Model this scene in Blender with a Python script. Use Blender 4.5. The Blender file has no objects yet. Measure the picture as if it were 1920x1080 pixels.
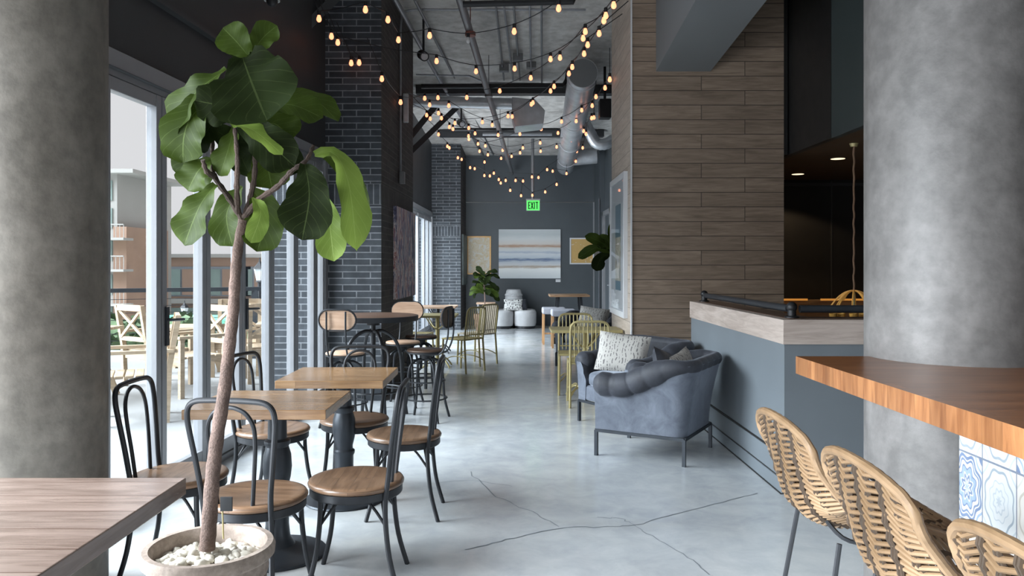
import bpy, math, random
from mathutils import Vector, Matrix
random.seed(7)
PI = math.pi
sc = bpy.context.scene
COL = sc.collection
H = 1.42; F = 1450.0; CX = 955.0; CY = 497.0

# ------------------------------------------------------------------ camera
cam_d = bpy.data.cameras.new('camera'); cam = bpy.data.objects.new('camera', cam_d); COL.objects.link(cam)
cam.location = (0, 0, H); cam.rotation_euler = (PI/2, 0, 0)
cam_d.sensor_width = 36; cam_d.lens = F/1920*36
cam_d.shift_x = 5/1920; cam_d.shift_y = -43/1920
cam_d.clip_end = 400
sc.camera = cam
# ------------------------------------------------------------------ world, lights, exposure
w = bpy.data.worlds.new('overcast_sky'); sc.world = w; w.use_nodes = True
nt = w.node_tree; bg = nt.nodes['Background']
bg.inputs[0].default_value = (1.0, 0.975, 0.99, 1); bg.inputs[1].default_value = 1.06
sc.view_settings.view_transform = 'Standard'; sc.view_settings.look = 'None'
sc.view_settings.exposure = 0.0; sc.view_settings.gamma = 1.0
sc.view_settings.use_curve_mapping = False

def lamp(name, kind, loc, rot, energy, color=(1, 1, 1), **kw):
    d = bpy.data.lights.new(name, kind); o = bpy.data.objects.new(name, d); COL.objects.link(o)
    o.location = loc; o.rotation_euler = rot; d.energy = energy; d.color = color
    for k, v in kw.items(): setattr(d, k, v)
    return o
# soft daylight from the left, plus unseen area lamps added to fill the hall
lamp('overcast_daylight', 'SUN', (-6, 4, 8), Vector((1.0, 0.24, -0.72)).to_track_quat('-Z', 'Y').to_euler(), 29.0, (0.86, 0.935, 1.0), angle=math.radians(60))
lamp('front_fill_lamp', 'AREA', (0.0, -2.9, 1.5), Vector((0.02, 1, -0.16)).to_track_quat('-Z', 'Y').to_euler(), 18, (1, 0.985, 0.97), shape='RECTANGLE', size=6.5, size_y=2.4)  # unseen area lamp added behind the viewer as weak frontal fill
lamp('left_fill_lamp', 'AREA', (-2.9, 0.4, 1.35), Vector((1, 0.25, 0.0)).to_track_quat('-Z', 'Y').to_euler(), 240, (0.88, 0.945, 1), shape='RECTANGLE', size=4.5, size_y=2.0)  # added fill lamp out of view, brightens the floor and near furniture
lamp('far_fill_lamp', 'AREA', (-2.5, 13.9, 1.5), Vector((.8, 1, 0.02)).to_track_quat('-Z', 'Y').to_euler(), 360, (0.88, 0.945, 1), shape='RECTANGLE', size=4.4, size_y=2.2)  # added lamp hidden behind the near pier, lifts the hall end

# ------------------------------------------------------------------ helpers
def P(px, py, y):
    return Vector(((px-CX)*y/F, y, H-(py-CY)*y/F))
def tag(o, label=None, cat=None, group=None, kind=None):
    if label: o['label'] = label
    if cat: o['category'] = cat
    if group: o['group'] = group
    if kind: o['kind'] = kind
    return o
def thing(name, label, cat, loc=(0, 0, 0), rz=0, group=None):
    o = bpy.data.objects.new(name, None); COL.objects.link(o)
    o.location = loc; o.rotation_euler = (0, 0, rz); o.empty_display_size = .1
    return tag(o, label, cat, group)
def kids(o): return [c for c in bpy.data.objects if c.parent == o]
def copy_tree(o, loc=None, rz=None, label=None, group=None, parent=None):
    c = o.copy(); COL.objects.link(c)
    if parent: c.parent = parent
    for ch in kids(o): copy_tree(ch, parent=c)
    if loc is not None: c.location = loc
    if rz is not None: c.rotation_euler = (0, 0, rz)
    if label: c['label'] = label
    if group: c['group'] = group
    return c

class MB:
    def __init__(s): s.v = []; s.f = []; s.m = []; s.uv = {}
    def add(s, vs, fs, m=0):
        b = len(s.v); s.v += [Vector(p) for p in vs]
        for f in fs: s.f.append([b+i for i in f]); s.m.append(m)
        return s
    def quad(s, vs, uvs=None, m=0):
        s.add(vs, [list(range(len(vs)))], m)
        if uvs: s.uv[len(s.f)-1] = uvs
        return s
    def box(s, x0, x1, y0, y1, z0, z1, m=0):
        v = [(x, y, z) for z in (z0, z1) for y in (y0, y1) for x in (x0, x1)]
        return s.add(v, [(0, 2, 3, 1), (4, 5, 7, 6), (0, 1, 5, 4), (2, 6, 7, 3), (0, 4, 6, 2), (1, 3, 7, 5)], m)
    def bar(s, a, b, w=.02, h=.02, m=0, up=(0, 0, 1)):
        a = Vector(a); b = Vector(b); d = (b-a).normalized(); up = Vector(up)
        if abs(d.dot(up)) > .98: up = Vector((1, 0, 0))
        r = d.cross(up).normalized(); u = r.cross(d)
        v = []
        for p in (a, b):
            for (i, j) in ((-1, -1), (1, -1), (1, 1), (-1, 1)): v.append(p+r*i*w/2+u*j*h/2)
        return s.add(v, [(0, 3, 2, 1), (4, 5, 6, 7), (0, 1, 5, 4), (1, 2, 6, 5), (2, 3, 7, 6), (3, 0, 4, 7)], m)
    def prism(s, pts, z0, z1, m=0):     # pts counter-clockwise
        n = len(pts); v = [(p[0], p[1], z0) for p in pts]+[(p[0], p[1], z1) for p in pts]
        return s.add(v, [list(range(n))[::-1], list(range(n, 2*n))]+[(i, (i+1) % n, n+(i+1) % n, n+i) for i in range(n)], m)
    def tube(s, pts, r, n=8, closed=False, cap=True, m=0, flat=1.0):
        pts = [Vector(p) for p in pts]; N = len(pts)
        if N < 2: return s
        rs = r if isinstance(r, (list, tuple)) else [r]*N
        tans = []
        for i in range(N):
            if closed: t = pts[(i+1) % N]-pts[i-1]
            else: t = pts[min(i+1, N-1)]-pts[max(i-1, 0)]
            tans.append(t.normalized() if t.length > 1e-9 else Vector((0, 0, 1)))
        t0 = tans[0]; nrm = t0.orthogonal().normalized()
        ref = Vector((0, 0, 1)) if abs(t0.z) < .9 else Vector((0, 1, 0))
        nrm = (ref-t0*ref.dot(t0)).normalized()
        v = []
        for i in range(N):
            t = tans[i]
            nn = nrm-t*nrm.dot(t)
            nrm = nn.normalized() if nn.length > 1e-6 else t.orthogonal().normalized()
            bi = t.cross(nrm)
            for k in range(n):
                a = 2*PI*k/n
                v.append(pts[i]+nrm*math.cos(a)*rs[i]*flat+bi*math.sin(a)*rs[i])
        f = []
        for i in range(N if closed else N-1):
            for k in range(n):
                a = i*n+k; b = i*n+(k+1) % n; j = ((i+1) % N)*n
                f.append((a, b, j+(k+1) % n, j+k))
        if cap and not closed:
            f.append(list(range(n))[::-1]); f.append([(N-1)*n+k for k in range(n)])
        return s.add(v, f, m)
    def lathe(s, prof, n=32, c=(0, 0, 0), m=0, cap=True):
        c = Vector(c); v = []; N = len(prof)
        for (r, z) in prof:
            for k in range(n):
                a = 2*PI*k/n; v.append(c+Vector((r*math.cos(a), r*math.sin(a), z)))
        f = [(i*n+k, i*n+(k+1) % n, (i+1)*n+(k+1) % n, (i+1)*n+k) for i in range(N-1) for k in range(n)]
        if cap: f.append(list(range(n))[::-1]); f.append([(N-1)*n+k for k in range(n)])
        return s.add(v, f, m)
    def ell(s, c, r, n=12, k=8, m=0, rot=None, pw=1.0):
        c = Vector(c); v = []; q = k
        def sg(x, e): return math.copysign(abs(x)**e, x)
        for i in range(q+1):
            ph = -PI/2+PI*i/q
            for j in range(n):
                a = 2*PI*j/n
                p = Vector((r[0]*sg(math.cos(ph), pw)*sg(math.cos(a), pw), r[1]*sg(math.cos(ph), pw)*sg(math.sin(a), pw), r[2]*sg(math.sin(ph), pw)))
                if rot is not None: p = rot @ p
                v.append(c+p)
        f = [(i*n+j, i*n+(j+1) % n, (i+1)*n+(j+1) % n, (i+1)*n+j) for i in range(q) for j in range(n)]
        return s.add(v, f, m)
    def grid(s, fn, nu, nv, m=0, uv=False, flip=False):
        b = len(s.v)
        for i in range(nu+1):
            for j in range(nv+1): s.v.append(Vector(fn(i/nu, j/nv)))
        for i in range(nu):
            for j in range(nv):
                a = b+i*(nv+1)+j; q = [a, a+nv+1, a+nv+2, a+1]
                if flip: q = q[::-1]
                s.f.append(q); s.m.append(m)
                if uv:
                    u = [(i/nu, j/nv), ((i+1)/nu, j/nv), ((i+1)/nu, (j+1)/nv), (i/nu, (j+1)/nv)]
                    s.uv[len(s.f)-1] = u[::-1] if flip else u
        return s
    def build(s, name, mats, parent=None, world=False, smooth=True, bevel=0, seg=2, ang=35, solid=0):
        me = bpy.data.meshes.new(name)
        base = Vector((0, 0, 0))
        if world and parent is not None:
            q = parent
            while q is not None: base += Vector(q.location); q = q.parent
        me.from_pydata([tuple(p-base) for p in s.v], [], s.f)
        if not isinstance(mats, (list, tuple)): mats = [mats]
        for mm in mats: me.materials.append(mm)
        uvl = me.uv_layers.new(name='UVMap')
        for p in me.polygons:
            p.material_index = s.m[p.index]
            n = p.normal; ax = max(range(3), key=lambda k: abs(n[k]))
            cu = s.uv.get(p.index)
            for q, li in enumerate(p.loop_indices):
                if cu: uvl.data[li].uv = cu[q]; continue
                co = s.v[me.loops[li].vertex_index]
                uvl.data[li].uv = ((co.y, co.z), (co.x, co.z), (co.x, co.y))[ax]
        if smooth:
            me.polygons.foreach_set('use_smooth', [True]*len(me.polygons))
            try: me.set_sharp_from_angle(angle=math.radians(ang))
            except Exception: pass
        me.update()
        o = bpy.data.objects.new(name, me); COL.objects.link(o)
        if parent is not None: o.parent = parent
        if bevel:
            b = o.modifiers.new('bevel', 'BEVEL'); b.width = bevel; b.segments = seg; b.limit_method = 'ANGLE'; b.angle_limit = math.radians(40)
        if solid:
            b = o.modifiers.new('solid', 'SOLIDIFY'); b.thickness = solid
        return o

def cat(pts, k=6, closed=False):    # catmull-rom
    pts = [Vector(p) for p in pts]; n = len(pts); out = []
    rng = range(n) if closed else range(n-1)
    for i in rng:
        if closed: p0, p1, p2, p3 = pts[i-1], pts[i], pts[(i+1) % n], pts[(i+2) % n]
        else: p0, p1, p2, p3 = pts[max(i-1, 0)], pts[i], pts[i+1], pts[min(i+2, n-1)]
        for j in range(k):
            t = j/k
            out.append(.5*((2*p1)+(p2-p0)*t+(2*p0-5*p1+4*p2-p3)*t*t+(3*p1-p0-3*p2+p3)*t**3))
    if not closed: out.append(pts[-1])
    return out
def ss(a, b, x):
    t = max(0, min(1, (x-a)/(b-a))); return t*t*(3-2*t)

# ------------------------------------------------------------------ materials
class M:
    def __init__(s, name, rough=.5, metal=0, color=(.5, .5, .5)):
        s.mat = bpy.data.materials.new(name); s.mat.use_nodes = True
        s.t = s.mat.node_tree; s.b = s.t.nodes['Principled BSDF']
        s.b.inputs['Roughness'].default_value = rough; s.b.inputs['Metallic'].default_value = metal
        s.b.inputs['Base Color'].default_value = (*color, 1)
    def n(s, typ, ins={}, **kw):
        nd = s.t.nodes.new(typ)
        for k, v in kw.items(): setattr(nd, k, v)
        for k, v in ins.items(): s.set(nd, k, v)
        return nd
    def set(s, nd, k, v):
        if isinstance(v, tuple) and len(v) == 2 and hasattr(v[0], 'outputs'): s.t.links.new(v[0].outputs[v[1]], nd.inputs[k])
        elif hasattr(v, 'outputs'): s.t.links.new(v.outputs[0], nd.inputs[k])
        else:
            if isinstance(v, tuple) and len(v) == 3 and nd.inputs[k].type == 'RGBA': v = (*v, 1)
            nd.inputs[k].default_value = v
    def uv(s, scale=(1, 1, 1), rot=0, loc=(0, 0, 0), obj=False):
        tc = s.n('ShaderNodeTexCoord')
        return s.n('ShaderNodeMapping', {'Vector': (tc, 'Object' if obj else 'UV'), 'Scale': scale, 'Rotation': (0, 0, rot), 'Location': loc})
    def noise(s, vec, scale, detail=4, rough=.55, dist=0):
        return s.n('ShaderNodeTexNoise', {'Vector': vec, 'Scale': scale, 'Detail': detail, 'Roughness': rough, 'Distortion': dist})
    def ramp(s, fac, stops, interp='LINEAR'):
        r = s.n('ShaderNodeValToRGB', {'Fac': fac}); cr = r.color_ramp; cr.interpolation = interp
        while len(cr.elements) < len(stops): cr.elements.new(.5)
        for e, (p, c) in zip(cr.elements, stops): e.position = p; e.color = (*c, 1) if len(c) == 3 else c
        return r
    def mix(s, fac, a, b, mode='MIX'):
        nd = s.n('ShaderNodeMix', data_type='RGBA', blend_type=mode)
        for k, v in ((0, fac), (6, a), (7, b)):
            if hasattr(v, 'outputs'): s.t.links.new(v.outputs[0], nd.inputs[k])
            elif isinstance(v, tuple) and hasattr(v[0], 'outputs'): s.t.links.new(v[0].outputs[v[1]], nd.inputs[k])
            else: nd.inputs[k].default_value = (*v, 1) if isinstance(v, tuple) else v
        nd2 = s.n('NodeReroute'); s.t.links.new(nd.outputs[2], nd2.inputs[0])
        return nd2
    def math(s, op, a, b=0.0, c=0.0):
        nd = s.n('ShaderNodeMath', operation=op); s.set(nd, 0, a); s.set(nd, 1, b)
        if c: s.set(nd, 2, c)
        return nd
    def color(s, v): s.set(s.b, 'Base Color', v); return s
    def rough(s, v): s.set(s.b, 'Roughness', v); return s
    def bump(s, h, st=.2, dist=.01):
        s.set(s.b, 'Normal', s.n('ShaderNodeBump', {'Height': h, 'Strength': st, 'Distance': dist})); return s

def plain(name, c, rough=.5, metal=0, var=.12, scale=8):
    m = M(name, rough, metal)
    v = m.uv(obj=True); nz = m.noise(v, scale)
    m.color(m.ramp(nz, [(.3, tuple(x*(1-var) for x in c)), (.7, tuple(min(1, x*(1+var)) for x in c))]))
    m.rough(m.math('MULTIPLY_ADD', nz, .15, max(0.02, rough-.07)))
    return m.mat
def concrete(name, c1, c2, rough=.6, scale=1.2, bump=.25, spec=None):
    m = M(name, rough); v = m.uv(obj=True)
    a = m.noise(v, scale, 8, .62, .6); b = m.noise(v, scale*9, 6, .6); c = m.noise(m.uv((3, 3, .35), obj=True), 1.6, 5)
    base = m.ramp(a, [(.32, c1), (.68, c2)])
    base = m.mix(.35, base, m.ramp(c, [(.35, c1), (.65, c2)]))
    base = m.mix(.22, base, m.ramp(b, [(.35, (.05, .05, .05)), (.65, (.9, .9, .9))]), 'OVERLAY')
    m.color(base); m.bump(b, bump, .01)
    return m.mat
def wood(name, dark, light, rough=.35, plank=None, rot=0, grain=18, bump=.06, var=.5, coat=0, mortar=(.03, .02, .015), ms=.003, gcon=1.0):
    """grain runs along u (after rot); plank=(length, width)"""
    m = M(name, rough); v = m.uv(rot=rot)
    sep = v
    if plank:
        bk = m.n('ShaderNodeTexBrick', {'Vector': v, 'Color1': (0, 0, 0), 'Color2': (1, 1, 1), 'Mortar': (.5, .5, .5), 'Scale': 1.0, 'Mortar Size': ms, 'Mortar Smooth': .3, 'Bias': 0.0, 'Brick Width': plank[0], 'Row Height': plank[1]})
        bk.offset = .37
        off = m.n('ShaderNodeVectorMath', {0: (bk, 'Color'), 1: (7.0, 13.0, 3.0)}, operation='MULTIPLY')
        sep = m.n('ShaderNodeVectorMath', {0: v, 1: off}, operation='ADD')
    st = m.n('ShaderNodeMapping', {'Vector': sep, 'Scale': (1.3, grain, 1)})
    g = m.noise(st, 2.2, 8, .6, 1.2); g2 = m.noise(m.n('ShaderNodeMapping', {'Vector': sep, 'Scale': (.8, 4, 1)}), 1.5, 4, .5, 2.0)
    c = m.ramp(m.math('ADD', m.math('MULTIPLY', g, .6*gcon), m.math('MULTIPLY', g2, .4)), [(.36, dark), (.62, light)])
    if plank:
        mid = tuple((a+b)/2 for a, b in zip(dark, light))
        c = m.mix(m.math('MULTIPLY', (bk, 'Color'), var), c, m.mix(.5, c, tuple(x*.45 for x in mid)))
        c = m.mix((bk, 'Fac'), c, mortar)
        m.bump(m.math('SUBTRACT', m.math('MULTIPLY', g, .2), (bk, 'Fac')), .35, .004)
    else: m.bump(g, bump, .004)
    m.color(c)
    if coat: m.b.inputs['Coat Weight'].default_value = coat; m.b.inputs['Coat Roughness'].default_value = .15
    return m.mat
def brick(name, c1, c2, mortar, soldier=None):
    m = M(name, .75); v = m.uv()
    def bk(v, wd, rh, off):
        n = m.n('ShaderNodeTexBrick', {'Vector': v, 'Color1': c1, 'Color2': c2, 'Mortar': mortar, 'Scale': 1.0, 'Mortar Size': .006, 'Mortar Smooth': .15, 'Bias': 0.0, 'Brick Width': wd, 'Row Height': rh})
        n.offset = off; return n
    a = bk(v, .29, .0675, .5); c = m.mix(0.0, (a, 'Color'), (0, 0, 0)); fac = (a, 'Fac')
    if soldier:
        b = bk(m.n('ShaderNodeMapping', {'Vector': v, 'Location': (0, -soldier[0], 0)}), .0675, soldier[1]-soldier[0], 0.0)
        sx = m.n('ShaderNodeSeparateXYZ', {'Vector': v})
        k = m.math('MULTIPLY', m.math('GREATER_THAN', (sx, 'Y'), soldier[0]), m.math('LESS_THAN', (sx, 'Y'), soldier[1]))
        c = m.mix(k, (a, 'Color'), (b, 'Color'))
    nz = m.noise(v, 9, 6)
    c2_ = m.mix(.45, c, m.ramp(nz, [(.3, (.2, .2, .2)), (.7, (.8, .8, .8))]), 'OVERLAY')
    m.color(c2_); m.bump(m.math('SUBTRACT', m.math('MULTIPLY', nz, .3), fac), .5, .008)
    return m.mat
def emit(name, c, st):
    m = M(name, .4, 0, c); m.b.inputs['Emission Color'].default_value = (*c, 1); m.b.inputs['Emission Strength'].default_value = st
    return m.mat
def glass(name, tint=(.86, .875, .88), refl=1.0):
    m = M(name); t = m.t; t.nodes.remove(m.b)
    out = t.nodes['Material Output']
    lwn = m.n('ShaderNodeLayerWeight', {'Blend': .5})
    f2 = m.math('MULTIPLY', m.math('MULTIPLY_ADD', m.math('POWER', (lwn, 'Facing'), 5.0), .5, .03), refl)
    tr = m.n('ShaderNodeBsdfTransparent', {'Color': tint}); gl = m.n('ShaderNodeBsdfGlossy', {'Color': (.9, .95, 1), 'Roughness': .02})
    mx = m.n('ShaderNodeMixShader', {0: f2, 1: tr, 2: gl}); t.links.new(mx.outputs[0], out.inputs[0])
    return m.mat

m_black = plain('black_metal', (.022, .024, .028), .42, .3)
m_iron = plain('cast_iron', (.045, .052, .062), .38, .5)
m_gold = plain('gold_painted_metal', (.44, .37, .18), .42, .35, .06)
m_steel = plain('galvanised_steel', (.55, .57, .60), .38, .6, .18, 5)
m_pipe = plain('dull_pipe', (.22, .225, .235), .45, .6)
m_pipelight = plain('grey_conduit', (.28, .29, .31), .42, .6)
m_darkpipe = plain('black_pipe', (.02, .02, .022), .45, .4)
m_alu = plain('aluminium_frame', (.27, .275, .29), .38, .3, .05)
m_alud = plain('dark_gasket', (.10, .11, .12), .5, .2)
m_charcoal = plain('charcoal_paint', (.034, .036, .039), .5, 0, .08, 2)
m_wallgrey = plain('slate_paint', (.066, .078, .088), .5, 0, .08, 2)
m_halfwall = plain('blue_grey_paint', (.16, .183, .203), .5, 0, .06, 2)
m_beam = plain('grey_beam_paint', (.17, .18, .19), .55, 0, .05, 2)
m_barblack = plain('bar_black_wall', (.012, .011, .011), .5, 0, .1)
m_bargreen = plain('bar_green_wall', (.035, .045, .045), .6, 0, .1)
m_barbrown = plain('bar_brown_soffit', (.075, .045, .025), .55, 0, .2, 6)
m_conc = concrete('column_concrete', (.085, .075, .062), (.215, .198, .172), .55, 1.6)
m_concR = concrete('column_concrete_light', (.115, .110, .106), (.205, .197, .192), .5, 1.6)
m_ceil = concrete('ceiling_concrete', (.38, .37, .355), (.70, .68, .65), .8, .9)
m_brick = brick('dark_brick', (.026, .031, .038), (.052, .06, .07), (.19, .20, .215), (2.05, 2.27))
m_brickside = brick('dark_brick_side', (.03, .026, .025), (.06, .05, .046), (.085, .075, .07), (2.05, 2.27))
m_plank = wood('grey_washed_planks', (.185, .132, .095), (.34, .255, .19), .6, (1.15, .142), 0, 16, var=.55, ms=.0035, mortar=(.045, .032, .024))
m_planklit = wood('window_lit_planks', (.40, .33, .27), (.56, .48, .41), .55, (1.1, .142), 0, 16, var=.3, ms=.003, mortar=(.2, .17, .14))  # same planks in a paler copy, window light painted into the colour
m_cap = wood('whitewashed_oak', (.36, .29, .25), (.54, .46, .41), .45, None, 0, 14)
m_table = wood('honey_tabletop', (.22, .115, .05), (.42, .25, .125), .26, (.9, .115), 0, 16, var=.5, coat=.35, ms=.0012, mortar=(.16, .08, .03))
m_near = wood('weathered_tabletop', (.095, .064, .05), (.215, .16, .135), .24, (1.6, .14), 0, 14, var=.5, coat=.3, ms=.002, mortar=(.06, .03, .02))
m_seat = wood('seat_wood', (.13, .07, .038), (.29, .175, .105), .34, (.8, .075), 0, 14, var=.4, coat=.3, ms=.0006)
m_palewood = wood('pale_plywood', (.36, .22, .14), (.56, .39, .28), .45, None, 0, 14)
m_darkwood = wood('dark_wood', (.05, .028, .018), (.13, .075, .05), .4, None, 0, 14)
m_midwood = wood('brown_wood', (.16, .09, .05), (.30, .19, .11), .4, None, 0, 14)
m_legwood = wood('orange_leg_wood', (.34, .18, .08), (.5, .29, .14), .45, None, PI/2, 14)
m_counter = wood('bar_counter_wood', (.17, .06, .022), (.42, .195, .08), .3, (.9, .075), PI/2, 12, var=.85, coat=.2, ms=.0006, mortar=(.15, .06, .02))
m_countertop = wood('bar_counter_top_wood', (.13, .048, .018), (.28, .115, .045), .3, (1.8, .10), 0, 12, var=.6, coat=.08, ms=.0006, mortar=(.05, .02, .01))
m_outwood = wood('weathered_teak', (.30, .22, .14), (.46, .36, .25), .6, None, 0, 14)
m_white = plain('white_paint', (.62, .63, .65), .5, 0, .03)
m_glass = glass('window_glass')
m_glass2 = glass('dimmed_window_glass', (.66, .68, .69))  # darker tint made up to cut the daylight reaching the far floor
m_artglass = glass('art_glass', (.97, .97, .97), .8)

def floor_mat():
    m = M('polished_concrete_floor', .2); v = m.uv()
    a = m.noise(v, .9, 8, .6, .7); b = m.noise(v, 4.5, 8, .65, .4); c = m.noise(v, 28, 4)
    base = m.ramp(a, [(.3, (.40, .425, .45)), (.52, (.52, .545, .565)), (.72, (.60, .615, .61))])
    base = m.mix(.30, base, m.ramp(b, [(.35, (.28, .31, .34)), (.7, (.68, .68, .66))]))
    w_ = m.noise(v, .55, 3, .5, 1.2)
    base = m.mix(m.math('MULTIPLY', m.ramp(w_, [(.55, (0, 0, 0)), (.75, (1, 1, 1))]), .35), base, (.42, .38, .28))
    m.color(base); m.rough(m.math('MULTIPLY_ADD', b, .22, .09))
    m.bump(c, .03, .002); m.b.inputs['Coat Weight'].default_value = .25; m.b.inputs['Coat Roughness'].default_value = .12
    return m.mat
m_floor = floor_mat()
def velvet(name, c1, c2):
    m = M(name, .65); v = m.uv(obj=True); a = m.noise(v, 7, 6, .65, .8); b = m.noise(v, 60, 3)
    m.color(m.ramp(a, [(.35, c1), (.68, c2)])); m.bump(m.math('ADD', a, m.math('MULTIPLY', b, .3)), .25, .006)
    m.b.inputs['Sheen Weight'].default_value = .7; m.b.inputs['Sheen Roughness'].default_value = .35
    m.b.inputs['Sheen Tint'].default_value = (.75, .82, .95, 1)
    if c2[0] < .07: m.b.inputs['Sheen Weight'].default_value = .15
    return m.mat
m_velvet = velvet('blue_grey_velvet', (.085, .098, .128), (.155, .175, .215))
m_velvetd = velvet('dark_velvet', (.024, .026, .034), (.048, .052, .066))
def pattern(name, base, mark, scale, thr=.5):
    m = M(name, .8); v = m.uv(obj=True)
    vo = m.n('ShaderNodeTexVoronoi', {'Vector': v, 'Scale': scale}, feature='DISTANCE_TO_EDGE')
    vo2 = m.n('ShaderNodeTexWave', {'Vector': v, 'Scale': scale*.55, 'Distortion': 6.0, 'Detail': 1.0})
    k = m.ramp((vo2, 'Fac'), [(thr, (0, 0, 0)), (thr+.06, (1, 1, 1))]); k2 = m.ramp((vo, 'Distance'), [(.08, (0, 0, 0)), (.14, (1, 1, 1))])
    m.color(m.mix(m.math('MULTIPLY', k, k2), base, mark)); return m.mat
m_pillow = pattern('patterned_pillow_fabric', (.46, .44, .41), (.16, .15, .15), 22, .72)
m_pillow2 = pattern('black_print_fabric', (.7, .69, .67), (.03, .03, .035), 16, .5)
m_ottoman = plain('light_grey_upholstery', (.50, .50, .51), .8, 0, .08)
m_greyup = plain('grey_seat_fabric', (.30, .31, .35), .8, 0, .1)
m_beige = plain('beige_slats', (.62, .54, .42), .6, 0, .06)

def art_bands():
    m = M('seascape_canvas', .7); v = m.uv(); nz = m.noise(m.n('ShaderNodeMapping', {'Vector': v, 'Scale': (2, 14, 1)}), 1.5, 7, .65)
    sx = m.n('ShaderNodeSeparateXYZ', {'Vector': v})
    h = m.math('ADD', m.math('DIVIDE', m.math('SUBTRACT', (sx, 'Y'), 1.106), 1.154), m.math('MULTIPLY', m.math('SUBTRACT', nz, .5), .10))
    W_ = (.84, .86, .85)
    m.color(m.ramp(h, [(0, (.62, .66, .68)), (.20, W_), (.235, (.42, .34, .26)), (.27, (.62, .63, .64)), (.34, (.5, .55, .6)), (.385, (.10, .15, .28)), (.42, (.5, .56, .62)), (.50, (.62, .65, .68)), (.53, (.40, .46, .55)), (.56, (.60, .63, .65)), (.62, (.60, .60, .58)), (.655, (.42, .26, .17)), (.70, (.62, .58, .54)), (.80, (.60, .62, .62)), (.9, (.48, .52, .53)), (1, (.52, .55, .56))]))
    return m.mat
def art_noise(name, stops, scale, stretch=(1, 1, 1), dist=1.0):
    m = M(name, .6); v = m.n('ShaderNodeMapping', {'Vector': m.uv(), 'Scale': stretch})
    m.color(m.ramp(m.noise(v, scale, 6, .7, dist), stops)); return m.mat
m_art1 = art_bands()
m_art2 = art_noise('gold_fleck_print', [(.45, (.66, .64, .58)), (.5, (.62, .47, .22)), (.54, (.68, .66, .6)), (.62, (.55, .42, .2)), (.66, (.7, .68, .63))], 9)
m_art3 = art_noise('ochre_print', [(.40, (.55, .36, .13)), (.60, (.52, .34, .12)), (.63, (.66, .6, .5)), (.72, (.5, .34, .14))], 5)
m_art4 = art_noise('dark_streaks_canvas', [(.34, (.05, .05, .09)), (.43, (.16, .16, .26)), (.49, (.80, .72, .70)), (.53, (.45, .16, .12)), (.58, (.10, .14, .30)), (.7, (.6, .56, .54))], 2.4, (3.2, .8, 1), 1.0)
m_art5 = art_noise('dark_abstract_canvas', [(.35, (.05, .06, .06)), (.6, (.12, .15, .15))], 3)

# ------------------------------------------------------------------ ROOM SHELL
def wl(y): return -2.09+.0677*(y-5.56)          # glazed line, window 1
def wl2(y): return -1.92+.025*(y-8.07)          # line of the far windows
def ps(y): return -1.336+.031*(y-8.07)          # hall side of the brick piers
def cz(y): return 5.0-.055*y
YB = 18.2; YW = 7.55

f = MB().quad([(-2.6, -3, 0), (7, -3, 0), (7, YB+.1, 0), (-2.6, YB+.1, 0)])
tag(f.build('floor', m_floor), kind='structure')
c = MB().add([(-2.6, -3.3, cz(-3.3)), (7, -3.3, cz(-3.3)), (7, YB+.2, cz(YB+.2)), (-2.6, YB+.2, cz(YB+.2)),
              (-2.6, -3.3, 5.5), (7, -3.3, 5.5), (7, YB+.2, 5.5), (-2.6, YB+.2, 5.5)],
             [(0, 3, 2, 1), (4, 5, 6, 7), (0, 1, 5, 4), (1, 2, 6, 5), (2, 3, 7, 6), (3, 0, 4, 7)])
tag(c.build('ceiling', m_ceil, smooth=False), kind='structure')
b = MB().box(-2.6, 6.6, -3.3, -3.2, 0, 5.4)
tag(b.build('wall_front', m_charcoal, smooth=False), kind='structure')
b = MB().box(6.5, 6.6, -3.2, 1.0, 0, 5.4)
tag(b.build('wall_right_front', m_charcoal, smooth=False), kind='structure')
b = MB().box(-3, 2.35, YB, YB+.2, 0, 2.89).box(-3, 2.35, YB-.015, YB+.2, 2.905, 5.2)
tag(b.build('wall_back', m_wallgrey, smooth=False), kind='structure')
# upper wall above the left glazing
b = MB().prism([(wl(3.5), 3.5), (-2.25, -3.2), (-2.5, -3.2), (wl(3.5)-.25, 3.5), (wl(8.07)-.25, 8.07), (wl(8.07), 8.07)][::-1], 2.60, 5.2)
b.prism([(wl2(10.1), 10.1), (wl2(10.1)-.25, 10.1), (wl2(16.9)-.25, 16.9), (wl2(16.9), 16.9)][::-1], 2.58, 5.2)
tag(b.build('wall_left', m_charcoal, smooth=False), kind='structure')
b = MB().prism([(wl(3.5)+.05, 3.5), (wl(3.5)-.02, 3.5), (wl(8.06)-.02, 8.06), (wl(8.06)+.05, 8.06)][::-1], 3.0, 3.03)
tag(b.build('trim_1', m_charcoal, smooth=False), kind='structure')
# right wall beyond the timber block
b = MB().box(2.12, 2.4, 9.05, 15.9, 0, 5.0).box(2.0, 2.4, 17.2, YB, 0, 5.0).box(2.12, 2.4, 15.9, 17.2, 2.6, 5)
tag(b.build('wall_right', m_wallgrey, smooth=False), kind='structure')
d = thing('door_1', 'glazed door with pale frame at the far right end of the hall', 'door', (2.14, 16.5, 0)); tag(d, kind='structure')
fr = MB().box(2.06, 2.2, 15.9, 16.0, 0, 2.6).box(2.06, 2.2, 17.1, 17.2, 0, 2.6).box(2.06, 2.2, 15.9, 17.2, 2.5, 2.6)
fr.build('door_frame', m_alu, d, True, bevel=.004)
MB().box(2.12, 2.16, 16.0, 17.1, .02, 2.5).build('door_panel', m_wallgrey, d, True)
MB().tube([(2.12, 16.1, 1.0), (2.06, 16.1, 1.0), (2.06, 16.22, 1.0)], .01).build('door_handle', m_steel, d, True)
b = MB().box(1.99, 2.0, 17.17, 17.2, 0, 2.9).box(1.97, 2.0, YB-.02, YB, 0, 2.9)
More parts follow.
